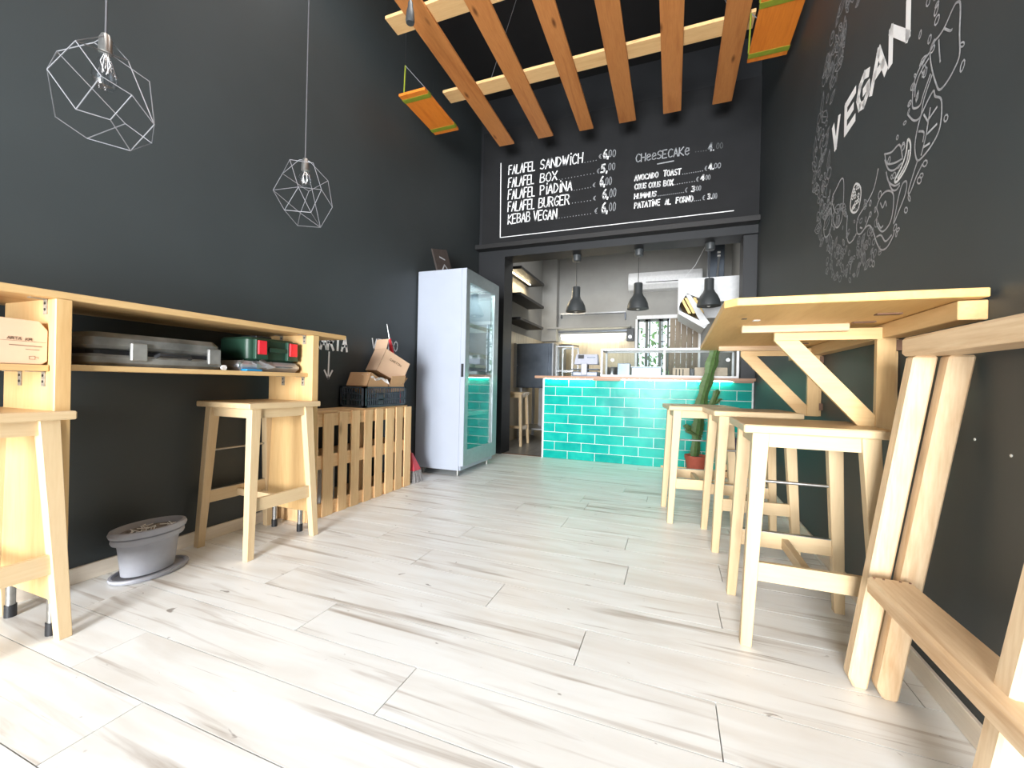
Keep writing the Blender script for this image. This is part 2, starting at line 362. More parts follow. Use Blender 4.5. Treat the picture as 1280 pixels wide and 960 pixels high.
# wood-look wall tiles, lower part of the kitchen walls
tl = MB()
t2 = struct(Bx('trim_2', 'grout', None, XL, XL + .006, 5.02, 7.58, 0, 1.645))
for k in range(10):
    a = 5.02 + k * .255; Bx('tile', 'ktile', t2, XL + .006, XL + .014, a, a + .252, .0, 1.644)
tb = MB()
t3 = struct(Bx('trim_3', 'grout', None, XL + .014, -.65, 7.594, 7.6, 0, 1.645))
for k in range(6):
    a = XL + .02 + k * .272; Bx('tile', 'ktile', t3, a, a + .269, 7.586, 7.594, 0, 1.644)
struct(Bx('trim_4', 'kwall', None, XL, -2.0, 7.42, 7.6, 1.65, 3.4))
# skirting
struct(Bx('baseboard_left', 'skirting', None, XL, XL + .012, YF, 4.7, 0, .066, .002))
m = MB().hexa([(XR(YF) - .012, YF, 0), (XR(YF), YF, 0), (XR(4.7), 4.7, 0), (XR(4.7) - .012, 4.7, 0), (XR(YF) - .012, YF, .066), (XR(YF), YF, .066), (XR(4.7), 4.7, .066), (XR(4.7) - .012, 4.7, .066)])
struct(m.build('baseboard_right', 'skirting', None, .002))
# ledge under the menu board
struct(Bx('trim_5', 'black_wood', None, XL, XR(4.6) , 4.60, YB, 2.482, 2.535, .002))

for yy in (0.2, 2.3):  # housings added around the overhead fill lights, out of view
    t = thing('overhead_fill_lamp', 'added flat white overhead fill lamp ' + ('above the pine slats' if yy > 1 else 'nearest the shopfront'), 'lamp', (-.78, yy, 4.23), 'added overhead fill lamps')
    Bx('housing', 'white', t, -1.80, .24, yy - .27, yy + .27, 4.232, 4.35, .01)

# kitchen window
win = thing('window_1', None, None, (-.10, 7.62, 1.05)); win['kind'] = 'structure'
fr = MB().box(-.60, .40, 7.56, 7.64, 2.02, 2.08).box(-.62, -.585, 7.56, 7.64, 1.05, 2.02).box(.385, .42, 7.56, 7.64, 1.05, 2.02).box(-.6, .4, 7.56, 7.64, 1.02, 1.06)
fr.build('window_frame', 'white', win)
sash = MB()
for xa, xb in ((-.585, -.56), (-.46, -.41), (-.40, -.375), (-.24, -.19), (-.185, -.165), (-.105, -.07)):
    sash.box(xa, xb, 7.60, 7.64, 1.06, 2.02)
sash.box(-.585, -.07, 7.60, 7.64, 1.98, 2.02).build('sash', 'winframe', win)
Bx('pane', 'glass', win, -.56, -.105, 7.625, 7.630, 1.06, 1.98)
for k in range(5):
    a = -.06 + k * .09; Bx('blind_slat', 'curtain', win, a, a + .088, 7.585 + .004 * (k % 2), 7.595 + .004 * (k % 2), 1.06, 2.02)
Bx('bolt', 'blackplastic', win, -.2, -.13, 7.585, 7.60, 1.62, 1.64)
# tree outside the kitchen window
tr = MB()
rr = random.Random(3)
for k in range(900):
    c = Vector((rr.uniform(-1.1, .9), 9.6 + rr.uniform(-.5, .5), rr.uniform(.6, 3.0))); s = rr.uniform(.04, .09)
    a = Vector((rr.uniform(-1, 1), rr.uniform(-1, 1), rr.uniform(-1, 1))).normalized(); b = a.orthogonal().normalized()
    tr.add([c + a * s, c + b * s * .5, c - a * s, c - b * s * .5, c + a.cross(b) * s * .3], [(0, 1, 4), (1, 2, 4), (2, 3, 4), (3, 0, 4)])
t = thing('garden_tree', 'green foliage of a tree seen outside through the kitchen window panes', 'tree', (-.1, 9.6, 0))
tr.build('foliage', 'leaf_out', t)['kind'] = 'stuff'
m = MB(); m.tube([(-.1, 9.6, -.0), (-.1, 9.6, 1.6)], .06, 8); m.build('trunk', 'brown_dark', t)

# ------------------------------------------------------------------ hand lettering
GL = {
 'A': [[(0, 0), (.5, 1), (1, 0)], [(.18, .36), (.82, .36)]], 'B': [[(0, 0), (0, 1), (.7, .95), (.85, .75), (.65, .55), (0, .52)], [(.65, .52), (1, .3), (.8, .05), (0, 0)]],
 'C': [[(1, .85), (.6, 1), (.2, .85), (0, .5), (.2, .12), (.6, 0), (1, .12)]], 'D': [[(0, 0), (0, 1), (.6, .9), (1, .5), (.6, .08), (0, 0)]],
 'E': [[(.95, 1), (0, 1), (0, 0), (.95, 0)], [(0, .52), (.75, .52)]], 'F': [[(0, 0), (0, 1), (.95, 1)], [(0, .55), (.7, .55)]],
 'G': [[(1, .85), (.6, 1), (.2, .85), (0, .5), (.2, .12), (.6, 0), (1, .2), (1, .45), (.6, .45)]], 'H': [[(0, 0), (0, 1)], [(1, 0), (1, 1)], [(0, .5), (1, .5)]],
 'i': [[(.5, 0), (.5, .8)], [(.5, 1.08), (.5, 1.16)]], 'K': [[(0, 0), (0, 1)], [(.95, 1), (0, .45), (1, 0)]], 'L': [[(0, 1), (0, 0), (.9, 0)]],
 'M': [[(0, 0), (.08, 1), (.5, .3), (.92, 1), (1, 0)]], 'N': [[(0, 0), (0, 1), (1, 0), (1, 1)]], 'O': [[(.5, 1), (.12, .82), (0, .5), (.12, .15), (.5, 0), (.88, .15), (1, .5), (.88, .82), (.5, 1)]],
 'P': [[(0, 0), (0, 1), (.7, .95), (.9, .72), (.7, .5), (0, .48)]], 'R': [[(0, 0), (0, 1), (.7, .95), (.9, .72), (.7, .52), (0, .48)], [(.4, .5), (1, 0)]],
 'S': [[(.95, .88), (.55, 1), (.12, .85), (.15, .6), (.8, .42), (.92, .18), (.5, 0), (.02, .12)]], 'T': [[(0, 1), (1, 1)], [(.5, 1), (.5, 0)]],
 'U': [[(0, 1), (0, .3), (.2, .04), (.5, 0), (.8, .04), (1, .3), (1, 1)]], 'V': [[(0, 1), (.5, 0), (1, 1)]], 'W': [[(0, 1), (.25, 0), (.5, .8), (.75, 0), (1, 1)]],
 'X': [[(0, 1), (1, 0)], [(1, 1), (0, 0)]], 'e': [[(.05, .4), (.9, .5), (.8, .78), (.4, .82), (.05, .5), (.15, .08), (.6, 0), (.95, .15)]],
 '6': [[(.85, 1), (.35, .8), (.05, .35), (.3, 0), (.75, .02), (.95, .3), (.7, .52), (.15, .42)]], '0': [[(.5, 1), (.15, .82), (.05, .5), (.15, .15), (.5, 0), (.85, .15), (.95, .5), (.85, .82), (.5, 1)]],
 '5': [[(.95, 1), (.25, 1), (.15, .55), (.65, .6), (.9, .35), (.65, .03), (.05, .05)]], '4': [[(.75, 0), (.75, 1), (.05, .3), (1, .3)]], '3': [[(.1, .95), (.6, 1), (.85, .78), (.45, .54), (.9, .3), (.6, 0), (.05, .06)]],
 '<': [[(1, 1), (.3, .85), (0, .5), (.3, .1), (1, 0)], [(-.15, .6), (.6, .6)], [(-.15, .4), (.6, .4)]], ',': [[(.4, .1), (.2, -.15)]], '.': [[(.4, .0), (.5, .1)]], '_': [[(0, 0), (1, .4)]],
}
def stroke(mb, pts, wd, f):
    """flat chalk stroke; pts are 2-D, f maps (u,v) to 3-D"""
    P = [Vector(p) for p in pts]
    for i in range(len(P) - 1):
        d = P[i + 1] - P[i]
        if d.length < 1e-6: continue
        d.normalize(); n = Vector((-d.y, d.x)) * wd / 2; e = d * wd * .35
        q = [P[i] - e + n, P[i] - e - n, P[i + 1] + e - n, P[i + 1] + e + n]
        mb.add([f(*v) for v in q], [(0, 1, 2, 3)])
def text(mb, s, u0, v0, u1, v1, h, wd, f, jit=.05):
    n = len(s); rr = random.Random(s + str(round(u0, 2)))
    wts = [{'i': .45, '.': .6, ',': .5, 'W': 1.25, 'M': 1.2}.get(c, 1.0) for c in s]; tot = sum(wts); acc = 0
    for c, w in zip(s, wts):
        a = acc / tot; b = (acc + w) / tot; acc += w
        cu0 = u0 + (u1 - u0) * a; cu1 = u0 + (u1 - u0) * b; cv = v0 + (v1 - v0) * a
        gw = (cu1 - cu0) * .78
        if c == ' ': continue
        for pl in GL[c]:
            hh = h if c not in '.' else .02
            g = [(cu0 + (x + rr.uniform(-jit, jit)) * gw + y * h * .04, cv + (y + rr.uniform(-jit, jit) * .5) * (h if c != '.' else wd * 4)) for x, y in pl]
            stroke(mb, g, wd, f)
YM = 4.688
fm = lambda u, v: (u, YM, v)
board = thing('menu_board', 'black chalkboard panel above the counter listing falafel dishes and euro prices', 'menu board', (-.74, 4.70, 2.54))
Bx('panel', 'black_board', board, -2.235, XR(4.7), 4.691, 4.7195, 2.537, 3.93)
m = MB(); stroke(m, [(-1.998, 3.53), (-1.987, 2.628)], .011, fm); stroke(m, [(-1.987, 2.628), (.536, 2.632)], .008, fm); m.build('border_line', 'chalk', board)
LA = [
 [('FALAFEL', -1.894, 3.375, -1.55, 3.374, .106), ('SANDWiCH', -1.498, 3.374, -.985, 3.372, .109), ('.....', -.981, 3.366, -.826, 3.369, .013), ('<', -.811, 3.385, -.785, 3.384, .044), ('6,', -.765, 3.381, -.700, 3.378, .085), ('00', -.71, 3.38, -.625, 3.372, .078)],
 [('FALAFEL', -1.895, 3.222, -1.561, 3.221, .109), ('BOX', -1.494, 3.22, -1.28, 3.222, .103), ('............', -1.277, 3.217, -.845, 3.228, .013), ('<', -.83, 3.223, -.805, 3.224, .048), ('5,', -.789, 3.222, -.705, 3.222, .087), ('00', -.709, 3.234, -.63, 3.231, .077)],
 [('FALAFEL', -1.895, 3.077, -1.546, 3.073, .112), ('PiADiNA', -1.491, 3.074, -1.1, 3.077, .109), ('.......', -1.099, 3.068, -.88, 3.076, .012), ('<', -.873, 3.075, -.845, 3.074, .044), ('6,', -.795, 3.076, -.735, 3.075, .098), ('00', -.737, 3.074, -.663, 3.075, .085)],
 [('FALAFEL', -1.894, 2.928, -1.547, 2.923, .115), ('BURGER', -1.506, 2.925, -1.13, 2.923, .112), ('.......', -1.117, 2.925, -.877, 2.928, .013), ('<', -.866, 2.927, -.838, 2.927, .044), ('6,', -.764, 2.931, -.693, 2.932, .094), ('00', -.691, 2.933, -.612, 2.938, .093)],
 [('KEBAB', -1.891, 2.778, -1.6, 2.785, .112), ('VEGAN', -1.568, 2.78, -1.275, 2.773, .113), ('............', -1.268, 2.774, -.873, 2.779, .013), ('<', -.846, 2.776, -.816, 2.778, .057), ('6,', -.771, 2.777, -.696, 2.777, .102), ('00', -.694, 2.782, -.612, 2.778, .093)],
 [('CHeeSECAKe', -.417, 3.275, .125, 3.267, .085), ('.....', .168, 3.281, .289, 3.276, .011), ('4.', .295, 3.27, .356, 3.266, .075), ('00', .367, 3.279, .433, 3.275, .058)],
 [('AVOCADO', -.425, 3.076, -.18, 3.081, .055), ('TOAST', -.133, 3.079, .045, 3.073, .059), ('..........', .049, 3.071, .257, 3.075, .012), ('<', .267, 3.076, .286, 3.076, .043), ('4.', .3, 3.079, .355, 3.077, .058), ('00', .35, 3.083, .417, 3.078, .051)],
 [('COUS', -.423, 2.984, -.298, 2.982, .055), ('COUS', -.278, 2.979, -.155, 2.976, .054), ('BOX', -.129, 2.974, -.03, 2.972, .059), ('.........', -.026, 2.974, .185, 2.98, .011), ('<', .19, 2.979, .208, 2.981, .041), ('4', .227, 2.982, .267, 2.981, .052), ('00', .274, 2.978, .321, 2.979, .048)],
 [('HUMMUS', -.424, 2.881, -.195, 2.88, .053), ('..............', -.188, 2.878, .08, 2.88, .012), ('<', .085, 2.881, .103, 2.882, .041), ('3', .144, 2.878, .187, 2.876, .053), ('00', .187, 2.88, .237, 2.88, .049)],
 [('PATATiNE', -.422, 2.778, -.155, 2.78, .061), ('AL', -.11, 2.779, -.05, 2.777, .053), ('FORNO', -.003, 2.779, .165, 2.778, .058), ('....', .167, 2.777, .241, 2.778, .011), ('<', .252, 2.777, .271, 2.78, .044), ('3.', .296, 2.78, .345, 2.779, .052), ('00', .341, 2.776, .387, 2.775, .055)]]
for li, line in enumerate(LA):
    for (s, u0, v0, u1, v1, h) in line:
        dots = s.startswith('....'); faint = s in ('00', '<') or dots
        digit = s[0] in '3456'
        wd = .013 if li < 5 else (.0115 if li > 5 else .010)
        if faint: wd = .0075
        if digit: wd = .0165 if li < 5 else .0135
        a = MB(); text(a, s, u0, v0, u1, v1, h, wd, fm)
        mt = ('chalk_faint' if faint else 'chalk_mid') if li == 5 else ('chalk_mid' if faint else 'chalk')
        o = a.build('dot_leader' if dots else ('price' if digit or faint else 'word'), mt, board)
        if dots: o['kind'] = 'stuff'
    if li == 5: a = MB(); stroke(a, [(-.194, 3.22), (-.036, 3.226)], .012, fm); a.build('underline', 'chalk_mid', board)

# recycling words on the left wall
fl_ = lambda u, v: (XL + .0015, u, v)
w1 = thing('wall_word', 'white painted word CARTA with a down arrow, behind the long wooden counter end', 'wall lettering', (XL, 2.3, .87), 'painted recycling words')
m = MB(); text(m, 'CARTA', 2.165, 1.075, 2.50, 1.075, .098, .02, fl_, .04); m.build('word', 'chalk', w1)
m = MB(); stroke(m, [(2.312, 1.055), (2.308, .875)], .014, fl_); stroke(m, [(2.272, .925), (2.308, .868), (2.345, .925)], .014, fl_); m.build('arrow', 'chalk', w1)
w2 = thing('wall_word', 'white hand painted word VETRO on the wall behind the open cardboard boxes', 'wall lettering', (XL, 2.95, 1.1), 'painted recycling words')
m = MB(); text(m, 'VETRO', 2.76, 1.115, 3.115, 1.125, .085, .013, fl_, .04); m.build('word', 'chalk', w2)

# chalk mural on the right wall (u along -y so text reads from the room)
fr_ = lambda y, z: (XR(y) - .0015, y, z)
mural = thing('chalk_mural', 'round chalk drawing of vegetables and leaves around the word VEGAN on the black right wall', 'mural', (XR(2.15), 2.15, 1.35))
def smooth_pts(P, n=5):
    if len(P) < 3: return P
    out = []; Q = [P[0]] + list(P) + [P[-1]]
    if P[0] == P[-1]: Q = [P[-2]] + list(P) + [P[1]]
    for i in range(1, len(Q) - 2):
        p0, p1, p2, p3 = Q[i - 1:i + 3]
        for k in range(n):
            t_ = k / n
            out.append(tuple(.5 * ((2 * p1[j]) + (-p0[j] + p2[j]) * t_ + (2 * p0[j] - 5 * p1[j] + 4 * p2[j] - p3[j]) * t_ * t_ + (-p0[j] + 3 * p1[j] - 3 * p2[j] + p3[j]) * t_ ** 3) for j in (0, 1)))
    out.append(P[-1]); return out
M['chalk_sketch'] = plain('sketch_chalk', (188, 190, 194), .9, 0, .15, 60)
def draw(name, lines, wd=.0065, mat='chalk_sketch'):
    m = MB()
    for P in lines: stroke(m, smooth_pts(P), wd, fr_)
    return m.build(name, mat, mural)
draw('leaf_drawing', [[(1.713, 1.607), (1.725, 1.653), (1.712, 1.7), (1.684, 1.737), (1.626, 1.766), (1.612, 1.742), (1.579, 1.709), (1.583, 1.636), (1.624, 1.605), (1.688, 1.594), (1.713, 1.607)],
  [(1.684, 1.605), (1.666, 1.638), (1.654, 1.667), (1.638, 1.723)], [(1.653, 1.653), (1.601, 1.653)], [(1.641, 1.695), (1.602, 1.704)], [(1.67, 1.622), (1.638, 1.616)], [(1.674, 1.725), (1.65, 1.69)], [(1.702, 1.689), (1.672, 1.669), (1.676, 1.643)]])
draw('pepper_drawing', [[(1.636, 1.915), (1.598, 1.912), (1.569, 1.917), (1.531, 1.938), (1.513, 1.938), (1.498, 1.918), (1.499, 1.842), (1.497, 1.781), (1.525, 1.756), (1.563, 1.744), (1.592, 1.749), (1.61, 1.78), (1.633, 1.837), (1.646, 1.892), (1.636, 1.915)], [(1.60, 1.90), (1.595, 1.86), (1.59, 1.83)], [(1.57, 1.91), (1.545, 1.885), (1.535, 1.88)]])
draw('pod_drawing', [[(1.645, 1.901), (1.7, 1.895), (1.739, 1.868), (1.747, 1.819), (1.741, 1.787), (1.7, 1.77), (1.677, 1.795), (1.642, 1.828)], [(1.655, 1.885), (1.70, 1.875), (1.727, 1.85), (1.732, 1.82)], [(1.633, 1.819), (1.676, 1.773), (1.694, 1.732), (1.734, 1.742), (1.777, 1.788)]])
draw('tomato_drawing', [[(1.988, 1.535), (2.002, 1.569), (1.966, 1.594), (1.918, 1.593), (1.871, 1.565), (1.864, 1.524), (1.878, 1.477), (1.911, 1.456), (1.953, 1.457), (1.992, 1.491), (2.002, 1.52), (1.988, 1.535)], [(1.97, 1.57), (1.95, 1.545), (1.93, 1.56), (1.92, 1.54)], [(1.985, 1.50), (1.965, 1.475), (1.945, 1.475)]])
draw('pear_drawing', [[(2.547, 1.78), (2.626, 1.756), (2.646, 1.7), (2.619, 1.656), (2.561, 1.656), (2.52, 1.702), (2.536, 1.776)], [(2.491, 1.743), (2.527, 1.817), (2.465, 1.843), (2.397, 1.859), (2.366, 1.827), (2.366, 1.729), (2.385, 1.659), (2.443, 1.644), (2.498, 1.694), (2.491, 1.743)]])
draw('bean_drawing', [[(2.31, 1.652), (2.315, 1.572), (2.285, 1.521), (2.234, 1.518), (2.202, 1.533)], [(1.996, 1.711), (2.033, 1.652), (2.1, 1.621), (2.189, 1.593), (2.194, 1.537), (2.154, 1.517), (2.11, 1.527), (2.069, 1.56)], [(2.16, 1.545), (2.14, 1.535)]])
draw('banana_drawing', [[(2.154, 1.517), (2.081, 1.525), (2.038, 1.495), (1.995, 1.428), (1.956, 1.39), (1.908, 1.384), (1.864, 1.408), (1.854, 1.425)], [(1.997, 1.452), (1.959, 1.445), (1.921, 1.41), (1.875, 1.417)]])
draw('bowl_drawing', [[(1.942, 1.741), (1.923, 1.697), (1.865, 1.669), (1.806, 1.655)], [(1.941, 1.718), (1.91, 1.669), (1.864, 1.644), (1.811, 1.642)], [(1.927, 1.666), (1.908, 1.624), (1.861, 1.587), (1.823, 1.578)], [(1.92, 1.647), (1.883, 1.586), (1.849, 1.566), (1.823, 1.57)], [(1.945, 1.742), (1.89, 1.72), (1.83, 1.715), (1.806, 1.66)]])
draw('carrot_drawing', [[(1.705, 1.599), (1.73, 1.568), (1.761, 1.523), (1.747, 1.516), (1.712, 1.549), (1.678, 1.571)], [(1.778, 1.565), (1.803, 1.566), (1.827, 1.535), (1.846, 1.491), (1.86, 1.454), (1.824, 1.483), (1.785, 1.518), (1.772, 1.547), (1.778, 1.565)]])
m = MB()
for P in ([(1.754, 1.678), (1.757, 1.635), (1.789, 1.606), (1.84, 1.593), (1.857, 1.606), (1.81, 1.631), (1.782, 1.663), (1.773, 1.70), (1.754, 1.678)], [(1.765, 1.66), (1.775, 1.632), (1.80, 1.615), (1.835, 1.602)]): stroke(m, smooth_pts(P), .009, fr_)
m.build('cucumber_drawing', 'chalk', mural)
rr = random.Random(5); m = MB()
corn = [(2.222, 1.755), (2.262, 1.727), (2.276, 1.673), (2.241, 1.639), (2.191, 1.632), (2.162, 1.671), (2.168, 1.718), (2.222, 1.755)]
stroke(m, smooth_pts(corn), .009, fr_)
for k in range(16):
    cy = 2.22 + rr.uniform(-.035, .035); cz = 1.695 + rr.uniform(-.045, .045); stroke(m, [(cy + .010 * math.cos(a), cz + .008 * math.sin(a)) for a in [i * PI / 3 for i in range(7)]], .005, fr_)
m.build('corn_drawing', 'chalk', mural)
# the rest of the ring: small seeds, ovals and leaves, faded towards the far side
YC, ZCM = 2.15, 2.10
M['chalk_mural'] = plain('worn_mural_chalk', (146, 149, 152), .9, 0, .25, 60)
def ring(name, n, a0, a1, r0, r1, s0, s1, mat, wd, seed, leaf=.3):
    rr = random.Random(seed); m = MB()
    for k in range(n):
        a = math.radians(rr.uniform(a0, a1)); r = rr.uniform(r0, r1); cy = YC + r * math.cos(a); cz = ZCM + r * math.sin(a)
        s = rr.uniform(s0, s1); e = rr.uniform(.4, .9); t_ = rr.uniform(0, PI)
        P = [(s * math.cos(b), s * e * math.sin(b)) for b in [i * PI / 4 for i in range(9)]]
        if rr.random() < leaf:
            P = [(-s * 1.5, 0), (-s * .5, s * .7), (s * .6, s * .6), (s * 1.7, 0), (s * .6, -s * .6), (-s * .5, -s * .7), (-s * 1.5, 0)]
            stroke(m, [(cy - s * math.cos(t_), cz - s * math.sin(t_)), (cy + s * 1.4 * math.cos(t_), cz + s * 1.4 * math.sin(t_))], wd * .8, fr_)
        stroke(m, [(cy + x * math.cos(t_) - y * math.sin(t_), cz + x * math.sin(t_) + y * math.cos(t_)) for x, y in P], wd, fr_)
    return m.build(name, mat, mural)
ring('vegetable_doodles', 185, -62, 148, .44, .72, .014, .042, 'chalk_mural', .0055, 1, .5)['kind'] = 'stuff'
ring('vegetable_doodles', 40, 148, 176, .44, .72, .014, .04, 'chalk_mural', .006, 2, .4)['kind'] = 'stuff'
ring('seed_drawing', 85, 255, 312, .60, .77, .009, .020, 'chalk_mural', .005, 3, .15)['kind'] = 'stuff'
ring('seed_drawing', 34, 262, 330, .45, .60, .008, .017, 'chalk_mural', .005, 4, .3)['kind'] = 'stuff'
ring('seed_drawing', 36, 176, 262, .45, .56, .008, .015, 'chalk_sketch', .0045, 5, .1)['kind'] = 'stuff'
ring('seed_drawing', 14, 178, 262, .72, .76, .009, .014, 'chalk_sketch', .0045, 6, .1)['kind'] = 'stuff'
# bold word VEGAN
m = MB(); LT = {'V': (2.54, 2.44), 'E': (2.37, 2.235), 'G': (2.225, 2.10), 'A': (2.09, 1.94), 'N': (1.925, 1.775)}
for c, (ya, yb) in LT.items():
    for pl in GL[c]: stroke(m, [(ya + (yb - ya) * (.08 + .84 * x), 2.045 + .145 * (.08 + .84 * y)) for x, y in pl], .035, fr_)
m.build('word', 'chalk', mural)

# ------------------------------------------------------------------ long shelf counter on the left wall
sh = thing('wall_shelf_counter', 'long pale wooden standing counter with a lower shelf along the left wall', 'counter', (-2.07, 1.0, 0))
Bx('worktop', 'ply_y', sh, XL + .002, -1.87, .05, 2.033, 1.105, 1.13, .003)
Bx('lower_shelf', 'ply_y', sh, -2.20, -1.895, .10, .735, .868, .888, .002)
Bx('lower_shelf', 'ply_y', sh, -2.20, -1.895, .776, 1.772, .873, .893, .002)
for y0, y1 in ((.737, .774), (1.773, 1.812)):
    u_ = Bx('upright', 'ply_z', sh, -2.195, -1.872, y0, y1, .125, 1.105, .002)
    Bx('stile', 'ply_z', sh, -1.874, -1.862, y0 - .002, y1 + .002, .115, 1.104, .002)
    for xx in ((-1.90, -2.17) if y0 < 1 else (-1.955, -2.15)):
        f = MB(); f.tube([(xx, (y0 + y1) / 2, .04), (xx, (y0 + y1) / 2, .126)], .013, 12); ft = f.build('foot', 'metal', sh, 0, True)
        f = MB(); f.tube([(xx, (y0 + y1) / 2, .0), (xx, (y0 + y1) / 2, .042)], .016, 12); f.build('foot_pad', 'blackplastic', sh, 0, True)
def brack(x, y, z, sgn, down=True):
    z0, z1 = (z - .05, z) if down else (z, z + .05)
    b = MB().box(x - .011, x + .011, min(y, y + sgn * .003), max(y, y + sgn * .003), z0, z1)
    zz = z - .0025 if down else z
    b.box(x - .011, x + .011, min(y, y + sgn * .04), max(y, y + sgn * .04), zz, zz + .0025)
    o = b.build('angle_bracket', 'zinc', sh)
    h = MB()
    for k in (.014, .034):
        zc = z1 - k if down else z0 + k
        h.tube([(x, y + sgn * .0028, zc), (x, y + sgn * .0045, zc)], .0045, 8)
    h.build('screw_hole', 'hole', o)
for y, sg in ((.737, -1), (1.773, -1)):
    brack(-1.925, y, 1.105, sg); brack(-1.93, y, .868 if y < 1 else .873, sg); brack(-2.08, y, .868 if y < 1 else .873, sg)
brack(-2.12, .774, 1.105, 1); brack(-2.10, 1.773, 1.105, -1)
# pale paper box on the near shelf
bx = thing('cardboard_box', 'pale closed carton with small print at the left end of the lower shelf', 'box', (-2.0, .57, .888))
m = MB(); pr = [(-1.905, .722, .889), (-1.905, .735, .90), (-1.905, .735, 1.0), (-1.905, .715, 1.028), (-1.905, .30, 1.04), (-1.905, .30, .889)]
m.prism(pr, (0, 0, 0), (-.24, 0, 0)); m.build('carton', 'card_pale', bx, .002)
m = MB(); fb = lambda y, z: (-1.9042, y, z)
text(m, 'ARTA KR', .645, .965, .70, .963, .008, .0022, fb, .1)
stroke(m, [(.60, .962), (.73, .96)], .0012, fb); stroke(m, [(.65, .948), (.72, .946)], .003, fb); stroke(m, [(.685, .936), (.715, .935)], .002, fb)
stroke(m, [(.693, .914), (.693, .905), (.706, .905), (.706, .915), (.693, .914)], .0015, fb); stroke(m, [(.706, .912), (.713, .912), (.713, .907)], .0012, fb)
m.build('print', 'print', bx)

# big dark grey tool case
def rbox(m, x0, x1, y0, y1, z0, z1, r, n=4, top=.0):
    """rounded (in plan) box with chamfered top/bottom"""
    def ringpts(ins, z):
        P = []
        for cx, cy, a0 in ((x1 - r, y1 - r, 0), (x0 + r, y1 - r, PI / 2), (x0 + r, y0 + r, PI), (x1 - r, y0 + r, 1.5 * PI)):
            for k in range(n + 1):
                a = a0 + k * PI / 2 / n; P.append((cx + (r - ins) * math.cos(a), cy + (r - ins) * math.sin(a), z))
        return P
    R = [ringpts(top, z0), ringpts(0, z0 + top), ringpts(0, z1 - top), ringpts(top, z1)] if top else [ringpts(0, z0), ringpts(0, z1)]
    k = len(R[0]); vs = [p for q in R for p in q]; fs = [tuple(range(k - 1, -1, -1)), tuple(range((len(R) - 1) * k, len(R) * k))]
    for i in range(len(R) - 1):
        for j in range(k): fs.append((i * k + j, i * k + (j + 1) % k, (i + 1) * k + (j + 1) % k, (i + 1) * k + j))
    m.add(vs, fs); return m
tc_ = thing('tool_case', 'long dark grey plastic tool case lying on the lower shelf', 'tool case', (-2.07, 1.1, .893))
m = MB(); rbox(m, -2.21, -1.93, .845, 1.335, .894, .938, .04, 4, .012); m.build('base_shell', 'greycase', tc_, 0, True)
m = MB(); rbox(m, -2.21, -1.935, .85, 1.325, .95, 1.018, .045, 4, .02); m.build('lid', 'greycase', tc_, 0, True)
m = MB(); rbox(m, -2.20, -1.94, .86, 1.315, .936, .952, .04, 4); m.build('seam', 'blackplastic', tc_)
for y in (.97, 1.255):
    Bx('latch', 'greycase', tc_, -1.938, -1.922, y, y + .055, .915, .985, .004)
m = MB(); m.tube([(-1.925, 1.05, .935), (-1.915, 1.06, .945), (-1.915, 1.17, .945), (-1.925, 1.18, .935)], .008, 8); m.build('handle', 'blackplastic', tc_, 0, True)
m = MB(); m.tube([(-1.932, 1.325, .905), (-1.922, 1.325, .905)], .012, 12); m.build('round_sticker', 'paper', tc_)
# folded foil bag and blue packet
bg_ = MB(); vs = []; n = 24
rbox(bg_, -2.16, -1.93, 1.40, 1.755, .894, .945, .022, 6, .020)
bagthing = thing('foil_bag', 'crumpled silver grey bag folded flat under the green tool case', 'bag', (-2.04, 1.57, .893))
o = bg_.build('bag_body', 'silver', bagthing, 0, True)
m = MB(); rr = random.Random(9)
for k in range(9):
    y = 1.40 + k * .018; a = Vector((-1.925 - rr.uniform(0, .02), y, .90 + rr.uniform(0, .02)))
    m.add([a, a + Vector((rr.uniform(-.01, .012), .05, .01)), a + Vector((-.02, .04, .042)), a + Vector((.006, -.005, .03))], [(0, 1, 2), (0, 2, 3), (0, 3, 1), (1, 3, 2)])
m.build('crumpled_fold', 'silver', bagthing)
Bx('seam_line', 'blackplastic', bagthing, -1.931, -1.928, 1.56, 1.70, .9195, .9215)
m = MB().box(-1.99, -1.905, 1.42, 1.505, .8935, .903); recenter(tag(m.build('blue_packet', 'blue', None, .003), 'small bright blue packet in front of the silver bag on the shelf', 'packet'))
g_ = thing('tool_case', 'dark green tool case with two red latches resting on the silver bag', 'tool case', (-2.06, 1.6, .945))
m = MB(); rbox(m, -2.17, -1.955, 1.46, 1.75, .946, 1.065, .03, 4, .012); m.build('shell', 'greencase', g_, 0, True)
for y in (1.50, 1.685):
    Bx('latch_mount', 'greencase', g_, -1.958, -1.938, y - .01, y + .06, .955, 1.056, .003)
    Bx('latch', 'red', g_, -1.940, -1.930, y, y + .048, .98, 1.05, .003)
m = MB().box(-1.957, -1.94, 1.57, 1.68, .995, 1.018); m.build('handle', 'greencase', g_, .003)
m = MB().box(-2.10, -1.99, 1.53, 1.62, 1.066, 1.078); m.build('top_clip', 'blackplastic', g_, .002)

